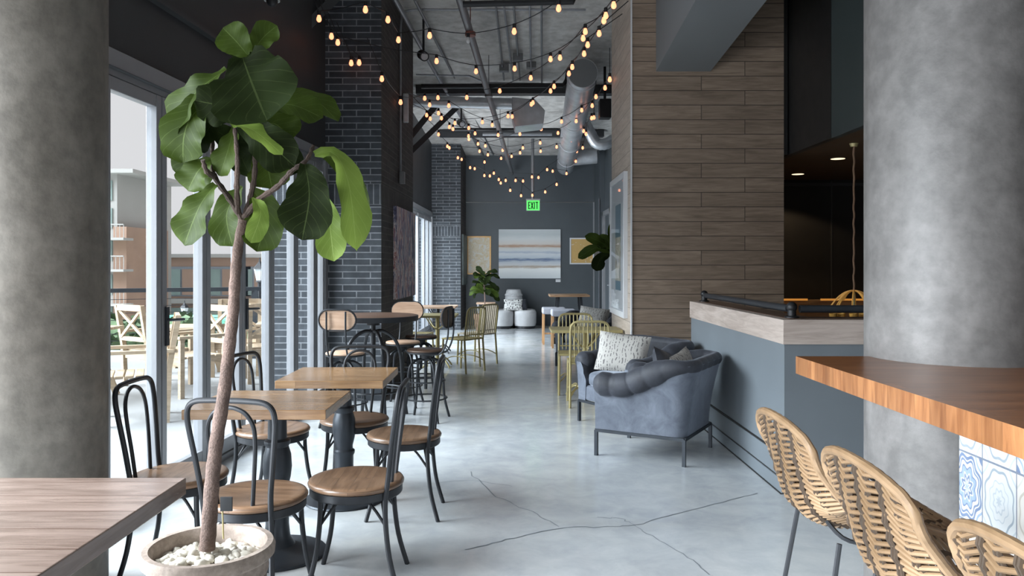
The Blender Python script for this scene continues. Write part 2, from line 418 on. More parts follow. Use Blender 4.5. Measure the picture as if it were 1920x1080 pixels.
tag(b.build('trim_2', m_alu, smooth=False), kind='structure')

# brick piers
def pier(y0, y1, label, ztop):
    t = thing('brick_pier', label, 'brick pier', (-1.8, y0, 0))
    b = MB(); x0 = -2.5
    v = [(x0, y0), (ps(y0), y0), (ps(y1), y1), (x0, y1)]
    n = 4
    vv = [(p[0], p[1], 0) for p in v]+[(p[0], p[1], ztop) for p in v]
    b.add(vv, [(0, 1, 5, 4)], 0); b.add(vv, [(1, 2, 6, 5)], 1); b.add(vv, [(2, 3, 7, 6), (3, 0, 4, 7), (4, 5, 6, 7), (3, 2, 1, 0)], 0)
    o = b.build('brickwork', [m_brick, m_brickside], t, True, smooth=False)
    return t
pier(8.07, 10.2, 'near dark brick pier rising behind the round high table', 4.7)
pier(16.9, YB, 'far dark brick pier at the end of the left glazing', 4.2)

# timber-clad block
t = thing('timber_clad_wall', 'wall block clad in horizontal grey-brown planks behind the velvet armchairs', 'wood wall', (1.9, YW, 0))
XW = 1.198
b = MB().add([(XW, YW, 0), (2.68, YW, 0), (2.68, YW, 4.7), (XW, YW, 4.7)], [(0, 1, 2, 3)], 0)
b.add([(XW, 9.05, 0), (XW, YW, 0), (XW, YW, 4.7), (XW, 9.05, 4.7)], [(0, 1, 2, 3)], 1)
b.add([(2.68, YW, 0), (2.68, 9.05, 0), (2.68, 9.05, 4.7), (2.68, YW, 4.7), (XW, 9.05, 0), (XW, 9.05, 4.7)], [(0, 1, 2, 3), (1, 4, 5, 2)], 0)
b.build('cladding', [m_plank, m_planklit], t, True, smooth=False)
MB().box(XW-.012, XW+.0, YW-.012, YW+.03, 0, 4.6).build('corner_strip', m_white, t, True)

# grey bulkhead beam running out of the timber wall
v = []
for (dy) in (0, -5.5):
    dx = -37/F*abs(dy)*0; k = -dy
    for (x, z) in ((1.432, 3.31), (1.962, 3.31), (1.962, 4.85), (1.432, 4.85)):
        v.append((x-k*.0255, YW+dy, z+k*.046))
b = MB().add(v, [(0, 1, 5, 4), (1, 2, 6, 5), (2, 3, 7, 6), (3, 0, 4, 7), (4, 5, 6, 7), (3, 2, 1, 0)])
tag(b.build('ceiling_beam', m_beam, smooth=False), 'boxed grey beam sloping out of the plank wall under the ceiling', 'beam')

# round concrete columns
def column(x, y, r, label, mat):
    t = thing('concrete_column', label, 'column', (x, y, 0))
    o = MB().lathe([(r, 0), (r, 2.2), (r, 4.9)], 72).build('shaft', mat, t)
    return t
column(-2.02, 3.2, .322, 'round grey concrete column at the left, beside the near table', m_conc)
column(1.70, 2.95, .317, 'round grey concrete column standing through the bar counter', m_concR)

# half wall with cap
HX = 1.70
t = thing('half_wall', 'blue-grey half wall topped with pale oak behind the front velvet armchair', 'half wall', (HX, 4.78, 0))
b = MB().prism([(HX, 4.78), (3.6, 4.78), (3.6, 5.0), (1.93, 5.0), (1.93, 7.23), (HX, 7.23)], 0, .95)
b.build('wall_body', m_halfwall, t, True, smooth=False)
b = MB().prism([(HX-.012, 4.768), (3.6, 4.768), (3.6, 5.02), (1.95, 5.02), (1.95, 7.24), (HX-.012, 7.24)], .93, 1.082)
b.build('cap', m_cap, t, True, smooth=False, bevel=.003)
b = MB().prism([(HX+.05, 4.83), (3.6, 4.83), (3.6, 5.0), (1.93, 5.0), (1.93, 7.2), (HX+.05, 7.2)], 1.0825, 1.086)
b.build('cap_inlay', m_darkwood, t, True, smooth=False)
b = MB().box(HX-.014, HX-.001, 4.79, 7.22, .005, .09).box(HX-.012, HX-.001, 4.79, 7.22, .10, .235)
b.build('baseboard', m_halfwall, t, True, smooth=False, bevel=.003)
MB().box(HX-.006, HX-.0005, 4.79, 7.22, .09, .10).box(HX-.006, HX-.0005, 4.79, 7.22, .235, .247).box(HX-.02, HX-.0005, 4.79, 7.22, 0, .006).build('gap_shade_strip', m_barblack, t, True, smooth=False)  # solid black strips stand in for the shade in the board gaps
MB().box(1.81, 1.93, 7.235, 7.545, 0, 1.0).build('infill_panel', m_halfwall, t, True, smooth=False)
t = thing('pipe_rail', 'black pipe rail on flanges along the top of the half wall', 'rail', (1.79, 4.9, 1.086))
z = 1.142
MB().tube([(1.79, 7.05, z), (1.79, 4.95, z)], .024, 12).tube([(1.84, 4.9, z), (3.5, 4.9, z)], .024, 12).build('rail', m_iron, t, True)
for i, (x, y) in enumerate(((1.79, 7.1), (1.79, 4.9))):
    MB().tube([(x, y, 1.086), (x, y, z+.03)], .027, 12).ell((x, y, z+.012), (.034, .034, .034)).lathe([(.045, 1.086), (.045, 1.094), (.03, 1.1)], 16, (x, y, 0)).build('flange_post', m_darkpipe, t, True)

# ------------------------------------------------------------------ dark bar room on the right
b = MB().box(2.69, 6.5, 10.0, 10.1, 0, 3)
tag(b.build('wall_bar', m_barblack, smooth=False), kind='structure')
b = MB().box(6.5, 6.6, 1.0, 10.1, 0, 5)
tag(b.build('wall_bar_side', m_barblack, smooth=False), kind='structure')
b = MB().box(2.79, 6.5, 3.4, 10, 2.52, 2.6)
tag(b.build('ceiling_bar', m_barbrown, smooth=False), kind='structure')
b = MB().box(2.74, 2.80, 3.4, 6.58, 2.50, 5.0, 0).box(2.735, 2.80, 6.58, 10, 2.50, 5.0, 1)
b.box(2.68, 2.72, 7.56, 10, 2.5, 5, 1)
tag(b.build('trim_3', [m_bargreen, m_barblack], smooth=False), kind='structure')
b = MB().box(4.15, 4.17, 9.985, 9.999, .9, 2.5).box(2.7, 6.4, 9.97, 9.999, 2.44, 2.48)
tag(b.build('trim_4', m_charcoal, smooth=False), kind='structure')
t = thing('back_bar_shelf', 'low back bar with amber strip light in the dark bar room', 'back bar', (4, 9.7, 0))
MB().box(2.75, 6.3, 9.4, 9.97, 0, .98).build('cabinet', m_midwood, t, True, smooth=False)
MB().box(2.75, 3.62, 9.38, 9.40, .99, 1.012).box(3.78, 6.3, 9.38, 9.40, .99, 1.012).build('light_strip', emit('amber_strip', (1, .42, .08), .4), t, True)
t = thing('inner_worktop', 'dark worktop just behind the half wall', 'worktop', (3, 5.5, 0))
MB().box(2.2, 3.6, 5.2, 5.9, .97, 1.0).build('top', m_darkwood, t, True)
MB().box(2.25, 3.55, 5.25, 5.85, 0, .968).build('cabinet', m_barblack, t, True)
m_amber = plain('amber_glass', (.75, .42, .10), .15, .3)
g0 = None
gl = ['short amber glass nearest the black pipe elbow', 'second amber glass from the left behind the rail', 'third amber glass from the left behind the rail', 'fourth amber glass from the left behind the rail', 'amber glass nearest the round column behind the rail']
for i, x in enumerate((2.24, 2.31, 2.38, 2.46, 2.52)):
    if g0 is None:
        g0 = thing('glass_tumbler', gl[0], 'glass', (x, 5.35, 1.0), 0, 'amber glasses behind the rail')
        MB().lathe([(.022, 0), (.028, .085), (.024, .085), (.018, .01)], 16).build('tumbler', m_amber, g0)
    else: copy_tree(g0, (x, 5.35+.03*(i % 2), 1.0), 0, gl[i])
lampm = emit('downlight_lens', (1, .78, .5), 1.6)
for i, (px, py, lb) in enumerate(((1496, 326, 'recessed downlight nearer the plank wall in the bar ceiling'), (1571, 297, 'recessed downlight nearer the round column in the bar ceiling'))):
    y = 1.1*F/(CY-py); p = P(px, py, y)
    t = thing('downlight', lb, 'ceiling light', (p.x, p.y, 2.52), 0, 'bar downlights')
    MB().lathe([(.09, -.004), (.09, -.001)], 24).build('trim_ring', m_charcoal, t)
    MB().lathe([(.07, -.006), (.07, -.0045)], 24).build('lens', lampm, t)
    lamp('downlight_glow_%d' % (i+1), 'SPOT', (p.x, p.y, 2.48), (0, 0, 0), 22, (1, .72, .42), spot_size=2.2, shadow_soft_size=.05)
# pendant with gold arms
p = P(1601, 545, 7.0)
t = thing('pendant_fixture', 'gold curved-arm pendant hanging on a long rope in the bar room', 'pendant light', (p.x, p.y, p.z))
zt = 2.52
MB().tube([(p.x+.003*math.sin(i*1.3), p.y+.003*math.cos(i*1.7), p.z+(zt-p.z)*i/40) for i in range(41)], .009, 6).build('rope', plain('rope', (.22, .13, .08), .8), t, True)
MB().lathe([(.03, zt-.03), (.04, zt)], 12, (p.x, p.y, 0)).build('canopy', m_gold, t, True)
b = MB()
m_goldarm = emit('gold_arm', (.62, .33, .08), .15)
for k in range(8):
    a = k*PI/4+.3
    for (R, hh) in ((.19, .14), (.13, .09)):
        pts = [(p.x+math.cos(a)*R*s, p.y+math.sin(a)*R*s, p.z-hh*s**2.2) for s in [j/8 for j in range(9)]]
        b.tube(pts, .007, 6)
b.build('arms', m_goldarm, t, True)
MB().tube([(p.x, p.y, p.z), (p.x, p.y, p.z-.13)], .012, 8).build('stem', m_gold, t, True)

# ------------------------------------------------------------------ LEFT GLAZING
def glazing(name, label, fx, ys, top, y_end, sill=.10, gm=None):
    t = thing(name, label, 'window', (fx(ys[0]), ys[0], 0)); tag(t, kind='structure')
    b = MB()
    def seg(y0, y1, z0, z1, dx0, dx1, mb):
        mb.prism([(fx(y0)+dx0, y0), (fx(y0)+dx1, y0), (fx(y1)+dx1, y1), (fx(y1)+dx0, y1)], z0, z1)
    y0 = ys[0]; y1 = y_end
    seg(y0, y1, top-.10, top, -.07, .03, b); seg(y0, y1, top-.14, top-.10, -.06, .0, b); seg(y0, y1, 0, .045, -.07, .02, b)
    seg(y1-.08, y1, 0, top, -.07, .03, b)
    b.build('window_frame', m_alu, t, True, smooth=False, bevel=.004)
    g = MB(); seg(y0, y1, top-.102, top-.098, -.02, .034, g); g.build('gasket', m_alud, t, True, smooth=False)
    ys2 = ys+[y_end-.04]
    for i, (a, c_) in enumerate(zip(ys2[:-1], ys2[1:])):
        s = MB(); a1 = a+.006; c1 = c_-.006
        seg(a1, a1+.055, .05, top-.145, -.055, .012, s); seg(c1-.055, c1, .05, top-.145, -.055, .012, s)
        seg(a1, c1, top-.22, top-.145, -.05, .008, s); seg(a1, c1, .05, .05+sill, -.05, .008, s)
        s.build('sash', m_alu, t, True, smooth=False, bevel=.004)
        gg = MB(); seg(a1+.05, c1-.05, .05+sill, top-.21, -.024, -.018, gg)
        gg.build('pane', gm or m_glass, t, True, smooth=False)
        k = MB(); seg(c1-.001, c1+.012, .05, top-.145, -.045, -.0, k); k.build('seal', m_alud, t, True, smooth=False)
    return t
t = glazing('window_1', 'tall folding glass doors with aluminium frames along the left', wl, [3.55, 4.15, 4.75, 5.35, 5.95, 6.55, 7.15, 7.72][:8], 2.60, 8.06)
for y in (4.80, 6.02):
    x = wl(y)+.012
    b = MB().box(x, x+.012, y-.02, y+.02, .92, 1.16).tube([(x+.01, y, 1.08), (x+.05, y, 1.08), (x+.055, y+.02, 1.08), (x+.055, y+.13, 1.075)], .009, 8)
    b.build('door_handle', m_iron, t, True)
glazing('window_2', 'far bank of glass doors between the two brick piers', wl2, [10.3, 11.2, 12.1, 13.0, 13.9, 14.8, 15.7, 16.3], 2.57, 16.88, gm=m_glass2)

# ------------------------------------------------------------------ OUTSIDE
b = MB().box(-26, -2.25, -4, 13.2, -.3, -.03)
m_pat = plain('pale_paving', (.27, .275, .275), .6, 0, .08, 1)
tag(b.build('patio_paving', m_pat), kind='structure')
b = MB().box(-120, 0, 13.3, 160, -7.2, -7)
tag(b.build('street_ground', plain('street', (.42, .44, .42), .8)), kind='structure')
t = thing('balustrade', 'dark metal balustrade with mesh infill at the edge of the terrace', 'railing', (-5, 11, -.03))
A = Vector((-14.0, 7.4, 0)); B_ = Vector((-2.7, 12.6, 0))
b = MB().bar(A+Vector((0, 0, 1.05)), B_+Vector((0, 0, 1.05)), .09, .06); b.build('top_rail', m_iron, t, True)
b = MB()
n = 9
posts = [A.lerp(B_, i/n) for i in range(n+1)]
for q in posts:
    MB().box(q.x-.04, q.x+.04, q.y-.04, q.y+.04, -.03, 1.03).build('post', m_iron, t, True)
for k in range(9): b.bar(A+Vector((0, 0, .12+.1*k)), B_+Vector((0, 0, .12+.1*k)), .008, .008)
b.build('infill_wires', m_iron, t, True)

# long brick building
m_bb = plain('salmon_brick', (.34, .22, .16), .8, 0, .08, .6)
m_bwin = plain('pale_green_window', (.22, .29, .27), .3, 0, .15, .8)
m_bfr = plain('building_dark_frame', (.20, .22, .25), .5)
m_cream = plain('cream_render', (.36, .35, .33), .7, 0, .04, .4)
YL = 60
t = thing('brick_building', 'long low pink brick building beyond the terrace', 'building', (-28, YL, -7))
MB().box(-50, -16, YL, YL+10, -7, 2.0).build('walls', m_bb, t, True, smooth=False)
MB().box(-50.2, -15.8, YL-.25, YL+10, 2.0, 2.28).build('parapet', m_cream, t, True, smooth=False)
for k, px in enumerate((216, 262, 345, 420, 480)):
    x = (px-CX)*YL/F-1.2
    wn = MB().box(x, x+3.3, YL-.08, YL, -1.0, 1.3).build('window', m_bfr, t, True, smooth=False)
    wp = MB().box(x+.15, x+.95, YL-.12, YL-.06, -.9, 1.1).box(x+1.1, x+2.0, YL-.12, YL-.06, -.9, 1.1, 1).box(x+2.15, x+3.1, YL-.12, YL-.06, -.9, 1.1).build('pane', [m_bwin, m_bb], wn, True, smooth=False)
MB().box(-50, -16, YL-.3, YL, -1.55, -1.2).build('ledge', m_cream, t, True, smooth=False)
MB().box(-50, -16, YL-.12, YL, -3.4, -1.9).box(-50, -16, YL-.12, YL, -6.4, -4.6).build('lower_windows', m_bwin, t, True, smooth=False)
# tower with balconies
YT = 50
x1 = (240-CX)*YT/F
t = thing('apartment_tower', 'pale apartment tower with balconies behind the left window', 'building', (x1-3, YT, -7))
MB().box(x1-7, x1-.7, YT, YT+8, -7, 7.3).build('walls', m_cream, t, True, smooth=False)
MB().box(x1-7.5, x1+.7, YT-.8, YT+8, 7.3, 7.55).build('roof', m_cream, t, True, smooth=False)
MB().box(x1-.9, x1-.05, YT-.1, YT+6, -7, 3.9).box(x1-3.2, x1-1.8, YT-.08, YT, -7, 3.5).build('brick_band', m_bb, t, True, smooth=False)
for z0 in (-3.2, -1.2, 1.0, 3.0):
    bb = MB().box(x1-3.4, x1+.35, YT-1.3, YT, z0, z0+.15).build('balcony', m_cream, t, True, smooth=False)
    q = MB()
    for k in range(16): q.box(x1-3.4+k*.25, x1-3.37+k*.25, YT-1.3, YT-1.27, z0+.15, z0+1.0)
    q.box(x1-3.4, x1+.35, YT-1.32, YT-1.26, z0+.95, z0+1.02); q.build('balcony_rail', m_cream, bb, True, smooth=False)
for z0 in (-2.6, -.5, 1.7, 3.8, 5.6):
    MB().box(x1-1.6, x1-1.0, YT-.06, YT+.02, z0, z0+1.3).build('window', m_bwin, t, True, smooth=False)
# lanterns
def lantern(px, py, y, lb, s=1.0):
    p = P(px, py, y)
    t = thing('street_lantern', lb, 'street lamp', (p.x, p.y, -7), 0, 'street lanterns')
    MB().tube([(p.x, p.y, -7), (p.x, p.y, p.z-.35*s)], [.09*s, .06*s], 10).build('post', m_darkpipe, t, True)
    MB().lathe([(.09*s, p.z-.34*s), (.17*s, p.z)], 6, (p.x, p.y, 0)).build('lamp_glass', plain('lantern_glass', (.6, .65, .68), .2), t, True)
    MB().lathe([(.21*s, p.z), (.10*s, p.z+.12*s), (.03*s, p.z+.2*s), (.01*s, p.z+.32*s)], 6, (p.x, p.y, 0)).lathe([(.12*s, p.z-.38*s), (.09*s, p.z-.33*s)], 6, (p.x, p.y, 0)).build('lamp_cap', m_darkpipe, t, True)
lantern(487, 504, 22, 'black street lantern seen through the glass right of the tree trunk', 1.0)
lantern(346, 577, 30, 'smaller black street lantern seen between the first glass doors', .9)
# greenery and green stalls outside
m_grn = plain('hedge_green', (.10, .16, .08), .8, 0, .3, 1)
def shrub(px, py, y, r, lb):
    p = P(px, py, y); b = MB()
    rnd = random.Random(px)
    for k in range(160):
        d = Vector((rnd.gauss(0, 1), rnd.gauss(0, 1), rnd.gauss(0, 1))).normalized()*r*rnd.uniform(.5, 1); d.z *= .7
        e = Vector((rnd.uniform(-1, 1), rnd.uniform(-1, 1), rnd.uniform(-1, 1))).normalized()*r*.22
        g = e.cross(d).normalized()*r*.16
        c = p+d; b.add([c-e, c+g, c+e, c-g], [(0, 1, 2, 3)])
    t = thing('shrub', lb, 'shrub', (p.x, p.y, -7)); b.build('foliage', m_grn, t, True)
    MB().tube([(p.x, p.y, -7), (p.x, p.y, p.z)], [.12, .04], 8).build('trunk', m_midwood, t, True)
shrub(235, 640, 24, 1.3, 'leafy green shrub below the terrace at the far left')
shrub(345, 625, 26, 1.1, 'leafy green shrub below the terrace behind the wooden armchair')
shrub(476, 628, 24, 1.0, 'leafy green shrub below the terrace under the tall lantern')
t = thing('market_stall', 'white and green canopy stall down in the street outside', 'stall', (P(365, 600, 34).x, 34, -7))
x = t.location.x
MB().box(x-2.2, x+3, 33, 36, -1.35, -.9).build('canopy', plain('green_canopy', (.10, .42, .28), .7), t, True, bevel=.05)
MB().box(x-2, x+2.8, 33.2, 35.8, -7, -1.35).build('body', m_cream, t, True)

# outdoor wooden furniture
def out_chair():
    t = thing('terrace_armchair', 'pale wooden terrace armchair nearest the left column', 'outdoor chair', (0, 0, -.03), 0, 'wooden terrace chairs')
    for sx in (-1, 1):
        MB().bar((sx*.28, .26, 0), (sx*.28, .26, .64), .05, .05).build('leg', m_outwood, t)
        MB().bar((sx*.26, -.26, 0), (sx*.26, -.28, .5), .05, .05).bar((sx*.26, -.28, .5), (sx*.26, -.36, .98), .05, .05).build('leg', m_outwood, t)
        MB().bar((sx*.28, .30, .66), (sx*.28, -.32, .66), .07, .03).build('armrest', m_outwood, t)
    b = MB()
    for k in range(6): b.box(-.26, .26, -.24+k*.085, -.17+k*.085, .42, .445)
    b.box(-.27, .27, .23, .26, .34, .42).box(-.27, .27, -.28, -.25, .34, .42); b.build('seat', m_outwood, t, bevel=.004)
    b = MB().bar((-.26, -.36, .95), (.26, -.36, .95), .035, .07).bar((-.26, -.3, .58), (.26, -.3, .58), .035, .05)
    b.bar((-.24, -.31, .6), (.24, -.35, .93), .025, .035).bar((.24, -.31, .6), (-.24, -.35, .93), .025, .035)
    b.build('backrest', m_outwood, t)
    return t
oc = out_chair()
spots = [(-3.50, 7.25, 2.0, 'pale wooden terrace armchair nearest the left column'),
         (-4.25, 9.35, -.6, 'pale wooden terrace armchair behind the first aluminium mullion'),
         (-3.62, 8.75, 2.5, 'pale wooden terrace armchair between the first and second mullions'),
         (-3.62, 10.3, -2.9, 'cross-backed terrace chair just left of the tree trunk'),
         (-3.02, 9.75, .4, 'pale wooden terrace chair just right of the tree trunk')]
for i, (x, y, a, lb) in enumerate(spots):
    if i == 0: oc.location = (x, y, -.03); oc.rotation_euler.z = a
    else: copy_tree(oc, (x, y, -.03), a, lb)
def out_table(x, y, lb, w_=.8, h=.77):
    t = thing('terrace_table', lb, 'outdoor table', (x, y, -.03), 0, 'wooden terrace tables')
    b = MB()
    for k in range(8): b.box(-w_/2, w_/2, -w_/2+k*w_/8, -w_/2+(k+.92)*w_/8, h-.03, h)
    b.build('tabletop', m_outwood, t, bevel=.004)
    for sx in (-1, 1):
        for sy in (-1, 1): MB().bar((sx*w_*.45, sy*w_*.42, 0), (sx*w_*.2, sy*w_*.35, h-.03), .06, .06).build('leg', m_outwood, t)
out_table(-4.85, 8.25, 'wooden terrace table against the left column edge', 1.0)
out_table(-4.4, 10.6, 'low wooden terrace table behind the middle glass doors', .7, .62)
out_table(-3.05, 11.0, 'slatted wooden terrace table right of the tree trunk', .6, .74)

# ------------------------------------------------------------------ THONET CAFE CHAIR
def cafe_chair():
    t = thing('cafe_chair', 'x', 'chair', (0, 0, 0), 0, 'black bentwood-style metal cafe chairs')
    b = MB().lathe([(.0, .432), (.205, .432), (.213, .438), (.215, .447), (.209, .457), (.196, .461), (.17, .458), (.0, .456)], 48, cap=False)
    b.build('seat', m_seat, t, ang=60)
    MB().lathe([(.19, .395), (.203, .395), (.207, .40), (.207, .431), (.19, .431)], 48, cap=False).build('seat_ring', m_black, t)
    r = .0115
    # outer back hoop from the seat up
    L = [(-.145, -.150, .40), (-.150, -.164, .50), (-.165, -.178, .62), (-.182, -.194, .74), (-.188, -.204, .81), (-.178, -.210, .855), (-.145, -.214, .878), (-.08, -.216, .884), (0, -.217, .885)]
    pts = L+[(-x, y, z) for (x, y, z) in L[-2::-1]]
    MB().tube(cat(pts, 5), r, 10).build('back_frame', m_black, t)
    L = [(-.075, -.168, .45), (-.088, -.180, .58), (-.10, -.194, .70), (-.098, -.204, .78), (-.072, -.211, .83), (-.035, -.215, .852), (0, -.216, .858)]
    pts = L+[(-x, y, z) for (x, y, z) in L[-2::-1]]
    MB().tube(cat(pts, 5), r*.78, 8).build('back_hoop', m_black, t)
    for sx in (-1, 1):
        MB().tube(cat([(sx*.145, -.150, .41), (sx*.148, -.152, .30), (sx*.158, -.17, .15), (sx*.172, -.21, 0)], 4), r, 10).build('leg', m_black, t)
        MB().tube(cat([(sx*.142, .130, .41), (sx*.145, .133, .30), (sx*.158, .15, .15), (sx*.178, .188, 0)], 4), r, 10).build('leg', m_black, t)
    leg = [(-.147, -.153), (.147, -.153), (.146, .135), (-.146, .135)]
    for i in range(4):
        a = Vector(leg[i]); c_ = Vector(leg[(i+1) % 4]); m_ = (a+c_)/2
        q = []
        for s in [j/14 for j in range(15)]:
            xy = a.lerp(c_, s); bulge = math.sin(PI*s)
            ctr = m_*(.18*bulge)
            q.append((xy.x-m_.x*.25*bulge, xy.y-m_.y*.25*bulge, .285+.105*min(1, bulge*1.25)))
        MB().tube(q, .0065, 8).build('brace', m_black, t)
    return t
CC = cafe_chair(); first = True
def rz_face(dx, dy): return math.atan2(dy, dx)-PI/2
chairs = [(-1.525, 3.58, (1, .02), 'cafe chair with back to the windows at the near square table, beside the left column'),
          (-1.07, 3.265, (.17, .98), 'cafe chair seen from behind, nearest the potted tree'),
          (-.692, 3.50, (-1, -.02), 'cafe chair seen side-on in the centre foreground, back to the aisle'),
          (-.605, 4.45, (-1, .0), 'cafe chair on the aisle side of the farther square table'),
          (-.976, 4.88, (.03, -1), 'cafe chair facing the camera behind the farther square table'),
          (-1.40, 4.58, (.97, -.24), 'cafe chair between the windows and the two square tables')]
for (x, y, d_, lb) in chairs:
    if first: CC.location = (x, y, 0); CC.rotation_euler.z = rz_face(*d_); CC['label'] = lb; first = False
    else: copy_tree(CC, (x, y, 0), rz_face(*d_), lb)

# ------------------------------------------------------------------ SQUARE TABLES
def sq_table(x0, x1, y0, y1, px_, py_, lb):
    t = thing('square_table', lb, 'table', (px_, py_, 0), 0, 'square wooden cafe tables')
    MB().box(x0, x1, y0, y1, .707, .752).build('tabletop', m_table, t, True, smooth=False, bevel=.003)
    MB().lathe([(.235, 0), (.24, .006), (.235, .014), (.20, .022), (.13, .030), (.085, .05), (.062, .09), (.056, .15), (.056, .27), (.064, .285), (.064, .30), (.053, .31), (.052, .33), (.064, .38), (.070, .43), (.066, .49), (.054, .53), (.062, .545), (.062, .56), (.046, .57), (.044, .68), (.075, .70), (.12, .7065)], 40).build('pedestal', m_iron, t)
sq_table(-1.51, -.845, 3.56, 4.12, -1.14, 3.80, 'near square honey-wood table beside the tree trunk')
sq_table(-1.352, -.728, 4.456, 5.06, -1.00, 4.68, 'farther square honey-wood table nearer the brick pier')

# near left big table
t = thing('dining_table', 'large weathered wooden table cut off at the lower left corner', 'table', (-1.6, 1.7, 0))
MB().box(-2.25, -1.015, .95, 2.43, .70, .752).build('tabletop', m_near, t, True, smooth=False, bevel=.003)
for (x, y) in ((-1.28, 2.05), (-2.1, 2.05), (-1.28, 1.2), (-2.1, 1.2)):
    MB().bar((x, y, .699), (x-.02, y-.05, 0), .04, .04).build('leg', m_black, t, True)

# ------------------------------------------------------------------ INDUSTRIAL HIGH TABLE + STOOLS
TX, TY = -1.27, 7.22
t = thing('high_table', 'round industrial high table in front of the near brick pier', 'table', (TX, TY, 0))
MB().lathe([(.40, .925), (.41, .93), (.41, .952), (.40, .955)], 48).build('tabletop', m_darkwood, t)
MB().lathe([(.405, .905), (.418, .905), (.418, .95), (.411, .953), (.405, .925)], 48, cap=False).build('rim_band', m_black, t)
MB().tube([(0, 0, .30), (0, 0, .905)], .022, 12).lathe([(.06, .86), (.06, .905)], 12).build('screw_post', m_black, t)
for k in range(4):
    a = k*PI/2+.5; c_, s_ = math.cos(a), math.sin(a)
    MB().tube(cat([(c_*.02, s_*.02, .80), (c_*.10, s_*.10, .80), (c_*.21, s_*.21, .72), (c_*.27, s_*.27, .56), (c_*.29, s_*.29, .30), (c_*.33, s_*.33, 0)], 5), .017, 8).build('leg', m_black, t)
MB().tube([(.29*math.cos(2*PI*k/32), .29*math.sin(2*PI*k/32), .26) for k in range(32)], .009, 8, closed=True).build('foot_ring', m_black, t)
def stadium(w_, h, n=10):
    pts = []
    r = h/2
    for k in range(n+1): a = -PI/2+PI*k/n; pts.append((w_/2-r+r*math.cos(a), r*math.sin(a)))
    for k in range(n+1): a = PI/2+PI*k/n; pts.append((-w_/2+r+r*math.cos(a), r*math.sin(a)))
    return pts
def high_stool(back=True, seatm=None, backm=None):
    t = thing('bar_stool', 'x', 'stool', (0, 0, 0), 0, 'industrial stools around the high table')
    MB().lathe([(.0, .625), (.165, .625), (.172, .632), (.172, .642), (.165, .648), (.0, .648)], 36, cap=False).build('seat', seatm or m_palewood, t, ang=60)
    MB().lathe([(.0, .612), (.170, .612), (.175, .616), (.175, .628), (.166, .63)], 36, cap=False).build('seat_band', m_black, t)
    MB().tube([(0, 0, .28), (0, 0, .612)], .016, 10).lathe([(.05, .56), (.05, .60)], 12).build('screw_post', m_black, t)
    for k in range(4):
        a = k*PI/2+PI/4; c_, s_ = math.cos(a), math.sin(a)
        MB().tube(cat([(c_*.02, s_*.02, .55), (c_*.08, s_*.08, .555), (c_*.155, s_*.155, .50), (c_*.18, s_*.18, .36), (c_*.195, s_*.195, .18), (c_*.245, s_*.245, 0)], 5), .0125, 8).build('leg', m_black, t)
    for z, r in ((.20, .195), (.36, .178)):
        MB().tube([(r*math.cos(2*PI*k/28), r*math.sin(2*PI*k/28), z) for k in range(28)], .007, 6, closed=True).build('foot_ring', m_black, t)
    if back:
        st = stadium(.33, .18); b = MB(); n = len(st)
        def bp(x, z, o): return (x, -.215+.10*(x/.165)**2*.25-o, .945+z)
        v = [bp(x, z, 0) for x, z in st]+[bp(x, z, .016) for x, z in st]
        b.add(v, [list(range(n)), list(range(n, 2*n))[::-1]]+[(i+n, (i+1) % n+n, (i+1) % n, i) for i in range(n)])
        b.build('backrest', backm or m_palewood, t, ang=50)
        MB().tube([bp(x*1.01, z*1.01, .018) for x, z in st], .008, 6, closed=True).build('backrest_band', m_black, t)
        for sx in (-1, 1):
            MB().tube(cat([(sx*.06, .05, .607), (sx*.08, -.12, .607), (sx*.085, -.19, .64), (sx*.085, -.235, .76), (sx*.085, -.243, .90), (sx*.085, -.243, 1.02)], 5), .0085, 8).build('back_rod', m_black, t)
    return t
S1 = high_stool(); S1.location = (-1.46, 6.88, 0); S1.rotation_euler.z = rz_face(.12, 1); S1['label'] = 'industrial stool with pale oval backrest against the near window frame'
copy_tree(S1, (-1.08, 7.85, 0), rz_face(-.1, -1), 'industrial stool behind the round high table, backrest showing above it')
S2 = high_stool(True, m_darkwood, m_darkwood); S2.location = (-.77, 7.12, 0); S2.rotation_euler.z = rz_face(-1, .22); S2['label'] = 'industrial stool with dark backrest on the aisle side of the high table'
S3 = high_stool(False, m_darkwood); S3.location = (-.97, 8.5, 0); S3['label'] = 'backless dark round stool beside the near brick pier'

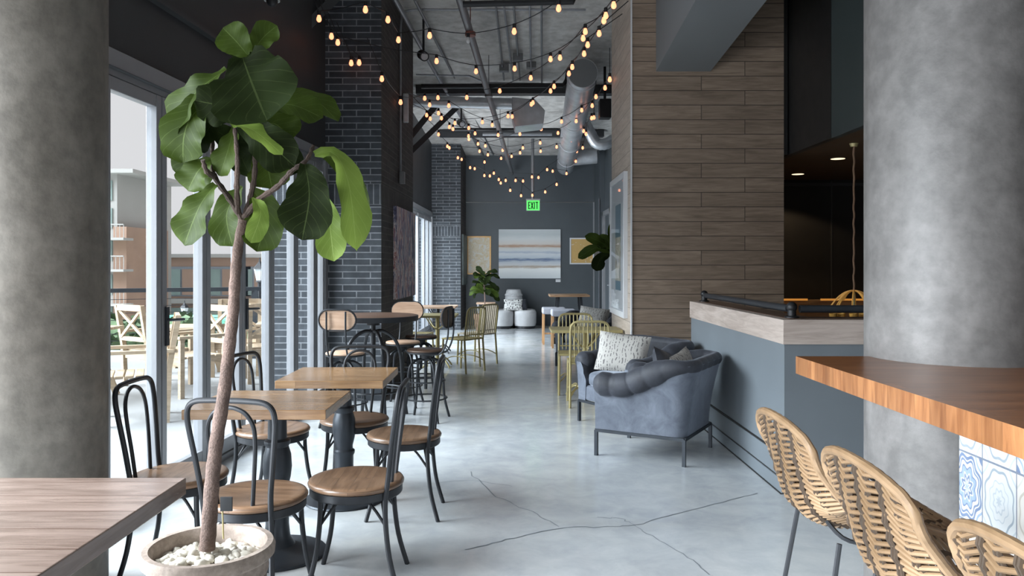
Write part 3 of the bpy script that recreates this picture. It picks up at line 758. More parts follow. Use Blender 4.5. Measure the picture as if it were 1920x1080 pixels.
# ------------------------------------------------------------------ GOLD CHAIRS AND TABLES
def gold_chair(fill=None):
    t = thing('gold_chair', 'x', 'chair', (0, 0, 0), 0, 'gold slatted metal chairs')
    b = MB()
    for k in range(8): b.box(-.19, .19, -.17+k*.047, -.137+k*.047, .440, .452)
    b.tube([(-.195, -.18, .44), (-.195, .20, .44), (.195, .20, .44), (.195, -.18, .44)], .011, 8, closed=True)
    b.build('seat', fill or m_gold, t)
    L = [(-.19, -.18, .44), (-.19, -.205, .62), (-.188, -.225, .78), (-.17, -.236, .835), (-.12, -.24, .858), (0, -.241, .86)]
    MB().tube(cat(L+[(-x, y, z) for (x, y, z) in L[-2::-1]], 5), .013, 8).build('back_frame', m_gold, t)
    b = MB()
    for k in range(8):
        x = -.147+k*.042
        b.tube([(x, -.185, .46), (x, -.21, .64), (x, -.238, .852)], .0062 if not fill else .014, 6)
    b.tube([(-.19, -.19, .50), (.19, -.19, .50)], .008, 6)
    b.build('back_slats', fill or m_gold, t)
    for sx in (-1, 1):
        MB().tube([(sx*.19, -.18, .44), (sx*.195, -.21, 0)], .0135, 8).build('leg', m_gold, t)
        MB().tube([(sx*.19, .19, .44), (sx*.195, .21, 0)], .0135, 8).build('leg', m_gold, t)
        MB().tube(cat([(sx*.192, -.2, .14), (sx*.12, -.1, .20), (sx*.12, .1, .20), (sx*.192, .2, .14)], 5), .007, 6).build('brace', m_gold, t)
    return t
G = gold_chair(); G.location = (.80, 7.88, 0); G.rotation_euler.z = rz_face(.02, 1); G['label'] = 'gold slatted chair seen from behind, nearest the velvet armchairs'
copy_tree(G, (.745, 8.62, 0), rz_face(-.05, -1), 'gold slatted chair facing the camera across the gold table on the right')
copy_tree(G, (-.615, 10.35, 0), rz_face(-.8, .6), 'gold slatted chair on the aisle side of the left gold table')
copy_tree(G, (-1.33, 11.05, 0), rz_face(1, -.15), 'gold slatted chair tucked behind the near brick pier')
G2 = gold_chair(m_beige); G2.location = (-.46, 11.1, 0); G2.rotation_euler.z = rz_face(-1, .75); G2['label'] = 'gold-framed chair with beige slatted back left of the aisle'
def gold_table(x, y, w_, d_, z, lb, mat=None, base=None):
    t = thing('cafe_table', lb, 'table', (x, y, 0))
    MB().box(-w_/2, w_/2, -d_/2, d_/2, z-.03, z).build('tabletop', mat or m_gold, t, bevel=.004)
    MB().tube([(0, 0, .05), (0, 0, z-.03)], .025, 12).build('post', base or m_gold, t)
    for k in range(4):
        a = k*PI/2+PI/4; c_, s_ = math.cos(a), math.sin(a)
        MB().tube(cat([(c_*.02, s_*.02, .10), (c_*.14, s_*.14, .12), (c_*.22, s_*.22, .06), (c_*.26, s_*.26, .012)], 5), .012, 8).build('leg', base or m_gold, t)
        MB().tube(cat([(c_*.02, s_*.02, z-.2), (c_*.1, s_*.1, z-.16), (c_*.2, s_*.2, z-.035)], 4), .009, 8).build('brace', base or m_gold, t)
gold_table(.805, 8.25, .74, .5, .745, 'gold-edged cafe table pushed against the plank wall end')
gold_table(-1.0, 10.75, .55, .6, .735, 'pale gold cafe table among the gold chairs on the left', m_gold)
gold_table(-1.15, 12.5, .6, .6, .76, 'small brown cafe table near the far windows', m_palewood, m_black)

# ------------------------------------------------------------------ VELVET ARMCHAIRS
def armchair():
    t = thing('tufted_armchair', 'x', 'armchair', (0, 0, 0), 0, 'tufted blue-grey velvet armchairs')
    W_, D_, rc = .34, .34, .08
    # U path: from front-left round the back to front-right
    path = []
    nS = 20
    for k in range(nS): path.append((Vector((-W_, D_-(2*D_-rc)*k/nS, 0)), Vector((-1, 0, 0))))
    for k in range(7): a = PI+PI/2*k/6; path.append((Vector((-W_+rc+rc*math.cos(a), -D_+rc+rc*math.sin(a), 0)), Vector((math.cos(a), math.sin(a), 0))))
    for k in range(1, nS): path.append((Vector((-W_+rc+(2*W_-2*rc)*k/nS, -D_, 0)), Vector((0, -1, 0))))
    for k in range(7): a = 1.5*PI+PI/2*k/6; path.append((Vector((W_-rc+rc*math.cos(a), -D_+rc+rc*math.sin(a), 0)), Vector((math.cos(a), math.sin(a), 0))))
    for k in range(1, nS+1): path.append((Vector((W_, -D_+rc+(2*D_-rc)*k/nS, 0)), Vector((1, 0, 0))))
    S = [0]
    for i in range(1, len(path)): S.append(S[-1]+(path[i][0]-path[i-1][0]).length)
    def hz(y): return .54+.175*ss(.16, -.34, y)
    def fl(p, n_): return .03+.07*ss(.05, -.34, p.y)
    # outer shell + inner tufted shell
    sec_n = 12
    b = MB(); rows = []
    for (p, n_), s in zip(path, S):
        h = hz(p.y); f_ = fl(p, n_); row = []
        for j in range(7):
            u = j/6; row.append(p+n_*(f_*u**1.6)+Vector((0, 0, .20+(h-.20)*u)))
        tuft = abs(math.sin(s*PI/.125))
        for j in range(9):
            u = 1-j/8; tz = abs(math.sin(u*PI*2))
            row.append(p-n_*(.05+.06*(1-u)-f_*u**1.6*.6+.018*tuft*tz)+Vector((0, 0, .34+(h-.34)*u)))
        row.append(p-n_*.10+Vector((0, 0, .20)))
        rows.append(row)
    nr = len(rows[0]); b.v = [q for r in rows for q in r]
    for i in range(len(rows)-1):
        for j in range(nr):
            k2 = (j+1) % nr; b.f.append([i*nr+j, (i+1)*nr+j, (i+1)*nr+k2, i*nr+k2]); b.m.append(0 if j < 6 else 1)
    b.f.append(list(range(nr))); b.m.append(0)
    b.f.append([(len(rows)-1)*nr+j for j in range(nr)][::-1]); b.m.append(0)
    b.build('body', [m_velvet, m_velvetd], t, ang=50)
    # tufted roll
    pts = []; rs = []
    P0 = path[0]
    ext = []
    for i, ((p, n_), s) in enumerate(zip(path, S)):
        h = hz(p.y); pts.append(p+n_*(fl(p, n_)-.018-.03*ss(0, -.3, p.y))+Vector((0, 0, h-.012*ss(0, -.3, p.y))))
    full = cat(pts, 3)
    tot = [0]
    for i in range(1, len(full)): tot.append(tot[-1]+(full[i]-full[i-1]).length)
    L_ = tot[-1]
    for s, q in zip(tot, full):
        lump = abs(math.sin(PI*s/(L_/15)))**.35
        e = min(s, L_-s); endf = math.sqrt(max(0, min(1, e/.06)))*.6+.4 if e < .06 else 1
        base_r = .090-.040*ss(-.12, -.36, q.y)
        lf = .15*(1-.6*ss(.0, -.3, q.y)); rs.append(base_r*(1-lf+lf*lump)*endf)
    MB().tube(full, rs, 20, flat=1.0).build('tufted_roll', m_velvetd, t, ang=80)
    MB().box(-.27, .27, -.26, .335, .20, .335).build('front_panel', m_velvet, t, bevel=.02)
    b = MB().ell((0, .045, .395), (.262, .31, .075), 32, 14, pw=.45)
    b.build('seat_cushion', m_velvet, t, ang=70)
    e = .335
    b = MB()
    for a, c_ in (((-e, -e), (e, -e)), ((e, -e), (e, e)), ((e, e), (-e, e)), ((-e, e), (-e, -e))): b.bar((*a, .188), (*c_, .188), .022, .022)
    b.build('base_frame', m_iron, t)
    for sx in (-1, 1):
        for sy in (-1, 1): MB().box(sx*e-.012, sx*e+.012, sy*e-.012, sy*e+.012, 0, .19).build('leg', m_iron, t)
    return t
AC = armchair(); AC.location = (1.107, 5.90, 0); AC.rotation_euler.z = rz_face(-.866, .5); AC['label'] = 'nearest tufted blue-grey velvet armchair, its arm side toward the camera'
copy_tree(AC, (1.10, 6.95, 0), rz_face(-.85, -.53), 'middle tufted velvet armchair against the plank wall, holding the large print pillow')
copy_tree(AC, (1.12, 11.0, 0), rz_face(-.5, -.85), 'farthest tufted velvet armchair behind the gold table')
def pillow(name, label, loc, rot, w_, h, d_, mat):
    n = 14; b = MB()
    def s(sign):
        def fn(u, v):
            x = (u*2-1); y = (v*2-1)
            k = (1-abs(x)**3.2)*(1-abs(y)**3.2)
            pin = 1-.06*(1-abs(x*y))
            return (x*w_/2*pin, sign*d_/2*max(0, k)**.55, y*h/2*pin)
        return fn
    b.grid(s(1), n, n); b.grid(s(-1), n, n, flip=True)
    o = b.build(name, mat, ang=80); o.location = loc; o.rotation_euler = rot
    tag(o, label, 'pillow'); return o
pillow('throw_pillow', 'cream pillow with small dark print leaning on the middle velvet armchair', (1.02, 6.97, .625), (-.30, .10, -.35), .47, .36, .13, m_pillow)
pillow('throw_pillow', 'dark velvet pillow between the two near armchairs', (1.22, 6.02, .60), (-.3, .25, 1.05), .38, .33, .13, m_velvetd)
pillow('throw_pillow', 'tan and cream pillow peeking over the roll of the nearest armchair', (1.315, 5.83, .625), (-.25, -.15, 1.0), .36, .30, .11, m_pillow)
pillow('throw_pillow', 'white pillow on the farthest velvet armchair', (1.2, 11.05, .66), (-.3, .1, -.5), .46, .32, .14, m_pillow)

# ------------------------------------------------------------------ BAR COUNTER, TILED FRONT
t = thing('bar_counter', 'thick honey-wood bar counter wrapping the right column', 'bar counter', (1.8, 1.9, 0))
ct = MB(); z0, z1 = 1.004, 1.07
X0, Xe, Ye, Ys = 1.10, 2.4, 2.97, .2
# outline with a bite for the round column (front half passes in front of it)
cc = []; ccx, ccy, cr = 1.70, 2.95, .319
a0 = math.asin((Ye-ccy)/cr)
for k in range(25):
    a = PI-a0+(PI+2*a0)*k/24; cc.append((ccx+cr*math.cos(a), ccy+cr*math.sin(a)))
outline = [(X0, Ys), (Xe, Ys), (Xe, Ye)]+cc[::-1]+[(X0, Ye)]
n = len(outline)
v = [(p[0], p[1], z0) for p in outline]+[(p[0], p[1], z1) for p in outline]
ct.add(v, [(i, (i+1) % n, n+(i+1) % n, n+i) for i in range(n)], 1)
ct.add(v, [list(range(n))[::-1]], 1); ct.add(v, [list(range(n, 2*n))], 0)
ct.build('countertop', [m_countertop, m_counter], t, True, smooth=False)
MB().box(1.56, 2.3, .3, 2.6, 0, 1.0).build('counter_body', m_charcoal, t, True, smooth=False)
def tile_mat(name, base, dark, mid, dense):
    m = M(name, .35); tc = m.n('ShaderNodeTexCoord'); sx = m.n('ShaderNodeSeparateXYZ', {'Vector': (tc, 'UV')})
    a = m.math('ABSOLUTE', m.math('SUBTRACT', (sx, 'X'), .5)); b = m.math('ABSOLUTE', m.math('SUBTRACT', (sx, 'Y'), .5))
    ang = m.math('ARCTAN2', m.math('SUBTRACT', (sx, 'Y'), .5), m.math('SUBTRACT', (sx, 'X'), .5))
    r = m.math('SQRT', m.math('ADD', m.math('MULTIPLY', a, a), m.math('MULTIPLY', b, b)))
    pet = m.math('MULTIPLY', m.math('COSINE', m.math('MULTIPLY', ang, 8.0)), .035 if dense else .02)
    rr = m.math('ADD', r, pet)
    if dense: st = [(0, mid), (.05, base), (.10, dark), (.16, base), (.19, mid), (.27, dark), (.30, base), (.345, base), (.36, dark), (.395, base), (.42, dark), (.47, base), (.52, mid), (.56, base), (.64, dark)]
    else: st = [(0, mid), (.06, base), (.14, mid), (.17, base), (.26, mid), (.28, base), (.38, base), (.40, dark), (.44, base), (.55, mid), (.58, base)]
    c = m.ramp(rr, st, 'CONSTANT')
    e = m.math('MAXIMUM', a, b)
    c = m.mix(m.math('GREATER_THAN', e, .485), c, (.09, .12, .19))
    nz = m.noise(m.n('ShaderNodeMapping', {'Vector': (tc, 'UV')}), 7, 5)
    c = m.mix(m.math('MULTIPLY', nz, .35), c, base)
    m.color(c); return m.mat
mtA = tile_mat('blue_star_tile', (.62, .66, .70), (.06, .12, .26), (.22, .32, .48), True)
mtB = tile_mat('pale_floral_tile', (.60, .63, .64), (.24, .30, .36), (.42, .48, .53), False)
mtC = tile_mat('cream_floral_tile', (.62, .60, .56), (.42, .40, .34), (.50, .50, .46), False)
b = MB(); xw = 1.55
yy = [2.664]+[2.534-.171*k for k in range(14)]
zz = [1.0, .785, .555, .325, .095, 0]
for i in range(len(yy)-1):
    for j in range(len(zz)-1):
        ya, yb, za, zb = yy[i], yy[i+1], zz[j+1], zz[j]
        u0 = .235 if i == 0 else 0; v1 = .92 if j == 0 else 1
        v0 = 0 if j != len(zz)-2 else .6
        k = (i*3+j*2) % 5; mi = 0 if (i == 0 and j == 1) or k == 1 else (1 if k in (0, 3) else 2)
        if i == 0 and j == 1: mi = 0
        if i == 1 and j == 1: mi = 1
        if i == 0 and j == 0: mi = 1
        if i == 2 and j == 0: mi = 0
        if i == 2 and j == 1: mi = 2
        b.quad([(xw, ya, za), (xw, yb, za), (xw, yb, zb), (xw, ya, zb)], [(u0, v0), (1, v0), (1, v1), (u0, v1)], mi)
b.build('tile_cladding', [mtA, mtB, mtC], t, True, smooth=False)

# ------------------------------------------------------------------ RATTAN STOOLS
m_rattan = wood('rattan', (.13, .078, .038), (.29, .19, .108), .5, None, 0, 3)
m_rattand = wood('rattan_dark', (.03, .02, .012), (.08, .05, .03), .6, None, 0, 3)
def rattan_stool():
    """faces +Y; local origin on the floor under the seat centre"""
    t = thing('rattan_bar_stool', 'x', 'bar stool', (0, 0, 0), 0, 'woven rattan bar stools')
    prof = cat([(0, .23, .695), (0, .12, .690), (0, .0, .680), (0, -.10, .685), (0, -.165, .715), (0, -.195, .77), (0, -.212, .85), (0, -.225, .93), (0, -.232, .985)], 6)
    Ls = [0]
    for i in range(1, len(prof)): Ls.append(Ls[-1]+(prof[i]-prof[i-1]).length)
    T = Ls[-1]
    def pr(v):
        s = max(0, min(1, v))*T
        for i in range(1, len(Ls)):
            if Ls[i] >= s-1e-9:
                k = (s-Ls[i-1])/(Ls[i]-Ls[i-1]); return prof[i-1].lerp(prof[i], k)
        return prof[-1]
    def wd(v):    # half width: rounded front, wide middle, rounded top
        return .215+.012*math.sin(PI*v)
    def sh(u, v, o=0.0):
        p = pr(v); q = pr(v+.01); q0 = pr(v-.01); tn = (q-q0).normalized(); nr = Vector((0, tn.z, -tn.y))  # normal toward sitter/up
        g = .015+.115*math.exp(-((v-.50)/.25)**2)
        cup = g*abs(u)**2.4
        x = u*wd(v)
        topc = .045*abs(u)**2.6*ss(.75, 1, v)        # rounded top corners
        frc = .05*abs(u)**4*(1-ss(0, .2, v))
        return Vector((x, p.y, p.z))+nr*(cup+o)-tn*topc+tn*frc
    # rim
    rim = [sh(-1, .02+.96*k/30) for k in range(31)]+[sh(-1+2*k/16, 1.0) for k in range(1, 16)]+[sh(1, .98-.96*k/30) for k in range(31)]+[sh(1-2*k/16, 0.0) for k in range(1, 16)]
    cl = cat(rim, 2, closed=True)
    MB().tube(cl, [.0118+.0006*math.sin(i*2.2) for i in range(len(cl))], 10, closed=True).build('rim', m_rattan, t)
    nc = 4
    b = MB(); rows = 40
    for k in range(rows):
        v0 = .02+.96*k/(rows-1)
        pts = []
        for j in range(nc*2+1):
            u = -1+2*j/(nc*2); zig = .011 if j % 2 == 0 else -.009
            tw = .0045 if j % 2 == 0 else -.003
            pts.append(sh(u*.985, min(.995, max(.005, v0+zig)), tw))
        b.tube(pts, .0056, 6)
    b.build('weave', m_rattan, t)
    b = MB()
    for j in range(nc*2+1):
        u = -1+2*j/(nc*2)
        for du in (-.022, .022):
            b.tube([sh((u+du)*.97, .01+.98*k/34, -.003 if k % 2 else .003) for k in range(35)], .0048, 5)
    b.build('warp_canes', m_rattand, t)
    # black metal frame + legs
    f_ = MB().tube(cat([(-.17, .17, .672), (-.15, -.05, .668), (-.12, -.12, .705), (-.09, -.165, .80), (-.07, -.19, .92), (0, -.195, .945), (.07, -.19, .92), (.09, -.165, .80), (.12, -.12, .705), (.15, -.05, .668), (.17, .17, .672)], 4), .006, 6)
    for o_ in f_.v: pass
    f_.build('seat_frame', m_black, t)
    for sx in (-1, 1):
        MB().tube([(sx*.15, .13, .672), (sx*.19, .20, 0)], .0075, 8).build('leg', m_black, t)
        MB().tube([(sx*.15, -.11, .668), (sx*.19, -.22, 0)], .0075, 8).build('leg', m_black, t)
    MB().tube([(-.167, .15, .36), (.167, .15, .36)], .0065, 6).build('footrest', m_black, t)
    return t
RS = rattan_stool(); RS.location = (1.00, 2.235, 0); RS.rotation_euler.z = -PI/2; RS['label'] = 'woven rattan bar stool farthest along the bar counter'
copy_tree(RS, (1.005, 1.735, 0), -PI/2, 'middle of the three woven rattan bar stools')
copy_tree(RS, (1.015, 1.19, 0), -PI/2, 'woven rattan bar stool cut off at the lower right corner')

# ------------------------------------------------------------------ POTTED FIDDLE-LEAF TREE
PY = 2.715; PX = (392-CX)*PY/F
def leafmat(name, c1, c2, vein):
    m = M(name, .5 if c2[1] > .03 else .7); m.b.inputs['Specular IOR Level'].default_value = .10 if c2[1] > .03 else .04; tc = m.n('ShaderNodeTexCoord'); sx = m.n('ShaderNodeSeparateXYZ', {'Vector': (tc, 'UV')})
    d = m.math('ABSOLUTE', m.math('SUBTRACT', (sx, 'Y'), .5))
    k = m.math('LESS_THAN', d, .012)
    vv = m.math('FRACT', m.math('MULTIPLY', m.math('SUBTRACT', (sx, 'X'), m.math('MULTIPLY', d, .55)), 8.0))
    k2 = m.math('MULTIPLY', m.math('LESS_THAN', vv, .06), .55)
    nz = m.noise(m.uv(obj=True), 5, 4)
    base = m.ramp(nz, [(.35, c1), (.65, c2)])
    m.color(m.mix(m.math('MAXIMUM', k, k2), base, vein))
    m.bump(m.math('ADD', vv, 0.0), .22, .004)
    m.b.inputs['Subsurface Weight'].default_value = 0
    t = m.t; out = t.nodes['Material Output']
    tr = m.n('ShaderNodeBsdfTranslucent', {'Color': tuple(min(1, x*1.8) for x in c2)})
    mx = m.n('ShaderNodeMixShader', {0: .28, 1: (m.b, 0), 2: tr}); t.links.new(mx.outputs[0], out.inputs[0])
    return m.mat
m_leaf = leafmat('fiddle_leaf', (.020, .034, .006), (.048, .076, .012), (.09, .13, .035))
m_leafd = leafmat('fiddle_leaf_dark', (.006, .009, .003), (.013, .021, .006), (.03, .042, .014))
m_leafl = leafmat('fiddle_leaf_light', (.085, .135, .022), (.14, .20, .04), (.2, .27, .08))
LP = [(0, .12), (.04, .20), (.12, .40), (.22, .58), (.34, .70), (.46, .82), (.60, .97), (.72, 1.0), (.84, .90), (.93, .66), (.98, .36), (1, .04)]
def lw(u):
    for (a, b_), (c_, d_) in zip(LP[:-1], LP[1:]):
        if u <= c_: k = (u-a)/(c_-a); k = k*k*(3-2*k); return b_+(d_-b_)*k
    return 0
def leaf(b, pts, width, normal, m=0, fold=.18, wave=.075, ph=0.0):
    c = cat(pts, 8); n = 14; tot = [0]
    for i in range(1, len(c)): tot.append(tot[-1]+(c[i]-c[i-1]).length)
    T = tot[-1]
    def at(u):
        s = u*T
        for i in range(1, len(tot)):
            if tot[i] >= s-1e-9: return c[i-1].lerp(c[i], (s-tot[i-1])/max(1e-9, tot[i]-tot[i-1]))
        return c[-1]
    N0 = Vector(normal).normalized()
    def fn(u, v):
        p = at(u); tn = (at(min(1, u+.03))-at(max(0, u-.03))).normalized()
        side = tn.cross(N0)
        side = side.normalized() if side.length > 1e-4 else Vector((1, 0, 0))
        nn = side.cross(tn).normalized()
        y = v*2-1; hw = width/2*lw(u)
        return p+side*hw*y+nn*(fold*hw*abs(y)**1.3*1.2+wave*width*abs(y)**2*math.sin(u*17+ph+(2 if y > 0 else 0)))
    b.grid(fn, n, 8, m=m, uv=True)
t = thing('potted_fiddle_leaf_tree', 'tall fiddle-leaf fig tree in a pale clay pot in the left foreground', 'potted tree', (PX, PY, 0))
rz = .44
m_clay = concrete('pale_clay', (.21, .165, .135), (.36, .295, .25), .8, 5)
prof = [(.0, 0), (.135, 0), (.145, .01), (.175, .25), (.188, .33), (.198, .335), (.202, .385), (.212, .39), (.222, .40), (.224, .425), (.216, .44), (.196, .44), (.188, .425), (.182, .36), (.0, .355)]
MB().lathe(prof, 64, cap=False).build('pot', m_clay, t, ang=40)
b = MB()
for k in range(64):
    a = 2*PI*k/64; r = .1955
    for zz_ in (.352, .312):
        rr = r if zz_ > .33 else .188
        b.ell((rr*math.cos(a), rr*math.sin(a), zz_), (.0065, .0065, .014), 6, 5)
b.build('pot_beading', m_clay, t)
b = MB(); rnd = random.Random(3)
for k in range(260):
    a = rnd.uniform(0, 2*PI); r = .175*math.sqrt(rnd.random()); s = rnd.uniform(.008, .020)
    rot = Matrix.Rotation(rnd.uniform(0, 3), 3, Vector((rnd.random(), rnd.random(), rnd.random()+.1)).normalized())
    b.ell((r*math.cos(a), r*math.sin(a), .372+.022*(1-r/.18)+rnd.uniform(0, .012)), (s*1.4, s, s*.75), 7, 5, rot=rot, pw=.8)
tag(b.build('pebbles', plain('white_pebbles', (.62, .58, .50), .6, 0, .25, 20), t, ang=60), kind='stuff')
def TP(px, py, dy=0.0): return P(px, py, PY+dy)
m_bark = concrete('bark', (.06, .038, .03), (.20, .135, .11), .85, 14, .8)
trunk = cat([TP(388, 1030), TP(392, 985), TP(398, 900), TP(407, 820), TP(421, 730), TP(430, 650), TP(437, 590), TP(441, 520), TP(447, 460), TP(456, 412)], 6)
MB().tube(trunk, [.028-.012*i/(len(trunk)-1)+.0012*math.sin(i*1.9) for i in range(len(trunk))], 12).build('trunk', m_bark, t, True)
brs = [[(456, 414, 0), (430, 372, 0), (402, 330, .02), (398, 290, .03), (400, 236, .05)],
       [(446, 400, 0), (444, 350, -.03), (445, 300, -.06), (440, 240, -.05)],
       [(457, 412, 0), (470, 370, .02), (478, 320, .02), (477, 260, .0), (474, 200, .0), (468, 110, .0)],
       [(457, 410, 0), (485, 375, -.02), (520, 350, -.03), (548, 320, -.05), (575, 300, -.05), (588, 272, -.05)],
       [(402, 330, .02), (388, 322, -.05), (380, 300, -.08)]]
b = MB()
for q in brs:
    c_ = cat([TP(*p_) for p_ in q], 6); b.tube(c_, [.0115-.005*i/len(c_)+.0018*math.sin(i*2.3) for i in range(len(c_))], 8)
b.build('branches', concrete('dark_bark', (.035, .022, .018), (.10, .065, .05), .85, 14, .8), t, True)
FN = (0, -1, .25); UPN = (0, -.45, .9)
b = MB()
# (points px,py,dy), width px, normal, material
LV = [
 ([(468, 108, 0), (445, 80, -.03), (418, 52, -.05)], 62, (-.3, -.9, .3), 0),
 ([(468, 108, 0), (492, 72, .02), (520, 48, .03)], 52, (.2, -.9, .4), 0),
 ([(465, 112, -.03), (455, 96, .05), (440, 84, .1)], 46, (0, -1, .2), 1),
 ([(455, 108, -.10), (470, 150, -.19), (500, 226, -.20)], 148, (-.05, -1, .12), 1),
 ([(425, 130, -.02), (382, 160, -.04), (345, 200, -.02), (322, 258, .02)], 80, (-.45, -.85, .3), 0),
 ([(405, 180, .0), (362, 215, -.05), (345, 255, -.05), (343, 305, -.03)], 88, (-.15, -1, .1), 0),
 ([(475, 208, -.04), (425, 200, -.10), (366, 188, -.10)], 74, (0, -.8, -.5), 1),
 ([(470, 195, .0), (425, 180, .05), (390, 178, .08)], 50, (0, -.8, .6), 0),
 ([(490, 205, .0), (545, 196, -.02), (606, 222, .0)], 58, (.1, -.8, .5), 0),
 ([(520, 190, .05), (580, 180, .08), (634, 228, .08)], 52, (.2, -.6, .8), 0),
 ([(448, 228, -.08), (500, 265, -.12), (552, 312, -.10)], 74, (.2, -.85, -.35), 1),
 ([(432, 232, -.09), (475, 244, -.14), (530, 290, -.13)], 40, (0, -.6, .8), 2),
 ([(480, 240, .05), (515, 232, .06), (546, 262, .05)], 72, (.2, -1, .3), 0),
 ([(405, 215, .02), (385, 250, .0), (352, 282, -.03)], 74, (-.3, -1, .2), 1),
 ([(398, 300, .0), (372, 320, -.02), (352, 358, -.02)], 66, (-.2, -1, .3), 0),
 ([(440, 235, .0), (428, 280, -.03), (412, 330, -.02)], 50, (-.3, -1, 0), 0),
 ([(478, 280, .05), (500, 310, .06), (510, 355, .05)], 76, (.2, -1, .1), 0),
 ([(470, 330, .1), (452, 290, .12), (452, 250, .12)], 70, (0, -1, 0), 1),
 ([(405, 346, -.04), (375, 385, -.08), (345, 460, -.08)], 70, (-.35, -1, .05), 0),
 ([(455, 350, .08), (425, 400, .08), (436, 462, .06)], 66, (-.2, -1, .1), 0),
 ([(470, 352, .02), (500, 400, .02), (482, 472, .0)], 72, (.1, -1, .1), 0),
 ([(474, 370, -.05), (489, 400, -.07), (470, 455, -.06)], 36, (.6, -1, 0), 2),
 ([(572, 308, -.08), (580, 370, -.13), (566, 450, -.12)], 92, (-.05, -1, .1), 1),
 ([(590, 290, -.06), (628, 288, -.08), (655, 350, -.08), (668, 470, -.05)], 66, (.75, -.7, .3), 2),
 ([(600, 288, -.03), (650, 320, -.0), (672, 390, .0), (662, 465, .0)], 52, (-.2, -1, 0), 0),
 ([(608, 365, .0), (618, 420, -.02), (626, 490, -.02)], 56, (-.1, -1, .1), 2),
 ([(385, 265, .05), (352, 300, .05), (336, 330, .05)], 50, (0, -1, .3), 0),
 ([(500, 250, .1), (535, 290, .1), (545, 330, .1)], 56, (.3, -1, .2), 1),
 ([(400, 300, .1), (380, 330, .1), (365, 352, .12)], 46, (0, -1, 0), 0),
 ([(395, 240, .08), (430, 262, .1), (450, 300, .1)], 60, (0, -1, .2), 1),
]
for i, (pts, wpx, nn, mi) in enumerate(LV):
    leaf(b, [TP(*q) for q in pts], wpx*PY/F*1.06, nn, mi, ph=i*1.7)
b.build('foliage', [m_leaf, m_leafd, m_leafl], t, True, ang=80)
# small tag on a stake
s0 = TP(418, 940, .12)
MB().tube([TP(419, 1010, .06), TP(417, 955, .06)], .003, 6).build('plant_stake', m_gold, t, True)
q = TP(425, 945, .06)
MB().box(q.x-.022, q.x+.02, q.y-.004, q.y+.004, q.z-.025, q.z+.025).build('plant_tag', m_charcoal, t, True)

# small plants at the far end
def small_plant(x, y, potr, poth, zc, R, nleaf, lb, seed, potm, size=.2, stem0=None):
    t = thing('potted_plant', lb, 'potted plant', (x, y, 0))
    MB().lathe([(0, 0), (potr*.72, 0), (potr, poth), (potr*.9, poth), (potr*.85, poth-.03), (0, poth-.03)], 4 if potm is m_darkwood else 24, cap=False).build('pot', potm, t)
    MB().tube([(0, 0, poth-.04), (.02, 0, (poth+zc)/2), (0, 0, zc)], .014, 8).build('stem', m_bark, t)
    b = MB(); rnd = random.Random(seed)
    for k in range(nleaf):
        a = rnd.uniform(0, 2*PI); e = rnd.uniform(-.5, .9)
        d = Vector((math.cos(a), math.sin(a), e)).normalized()
        p0 = Vector((0, 0, zc+rnd.uniform(-.6, .6)*R)); p1 = p0+d*R*.6; p2 = p0+d*R*1.0+Vector((0, 0, -.25*R))
        leaf(b, [p0, p1, p2], size*rnd.uniform(.8, 1.1), (0, -.6, .8) if abs(d.z) < .6 else (0, -1, 0), rnd.choice((0, 1, 1)), ph=k)
    b.build('foliage', [m_leaf, m_leafd, m_leafl], t, ang=80)
    return t
small_plant(-.52, 15.9, .22, .42, 1.02, .33, 30, 'leafy plant in a dark brown planter left of the round settee', 5, m_darkwood, .125)
# fig behind the timber wall, leaves reaching out into the hall
t = thing('potted_plant', 'fiddle-leaf fig reaching out from behind the plank wall end', 'potted plant', (1.42, 9.6, 0))
MB().lathe([(0, 0), (.15, 0), (.2, .4), (.18, .4), (.17, .36), (0, .36)], 24, cap=False).build('pot', m_white, t)
MB().tube(cat([(0, 0, .36), (.02, 0, .9), (-.03, 0, 1.3), (-.15, 0, 1.55)], 5), .014, 8).build('stem', m_bark, t)
b = MB(); yq = 9.45
for i, (pts, wpx, mi) in enumerate([([(1146, 475), (1128, 455), (1097, 442)], 22, 0), ([(1146, 476), (1118, 465), (1084, 484)], 20, 0), ([(1146, 476), (1126, 485), (1118, 508)], 26, 1), ([(1150, 470), (1138, 450), (1122, 446)], 18, 0), ([(1150, 478), (1140, 462), (1118, 458)], 16, 1), ([(1160, 478), (1150, 440), (1160, 410)], 24, 0)]):
    leaf(b, [P(a, c_, yq+.02*k) for k, (a, c_) in enumerate(pts)], wpx*yq/F, (0, -1, .3), mi, ph=i)
b.build('foliage', [m_leaf, m_leafd, m_leafl], t, True, ang=80)

# ------------------------------------------------------------------ BACK OF THE HALL
def picture(name, label, x0, x1, z0, z1, y, art, frame=None, fw=.03, depth=.035):
    t = thing(name, label, 'painting', ((x0+x1)/2, y, z0))
    if frame:
        MB().box(x0, x0+fw, y-depth, y, z0, z1).box(x1-fw, x1, y-depth, y, z0, z1).box(x0+fw, x1-fw, y-depth, y, z0, z0+fw).box(x0+fw, x1-fw, y-depth, y, z1-fw, z1).build('frame', frame, t, True, smooth=False)
        MB().box(x0+fw, x1-fw, y-depth*.6, y, z0+fw, z1-fw).build('print', art, t, True, smooth=False)
    else: MB().box(x0, x1, y-depth, y, z0, z1).build('canvas', art, t, True, smooth=False)
    return t
yb = YB-.002
picture('canvas_painting', 'large white canvas with blue and rust horizontal bands on the back wall', -.25, 1.205, 1.106, 2.26, yb, m_art1)
o = MB().box(1.09, 1.205, yb-.01, yb, 1.02, 1.085).build('wall_label', m_white); tag(o, 'small white caption card under the large banded canvas', 'label card')
m_gframe = plain('gold_frame', (.42, .25, .10), .4, .3)
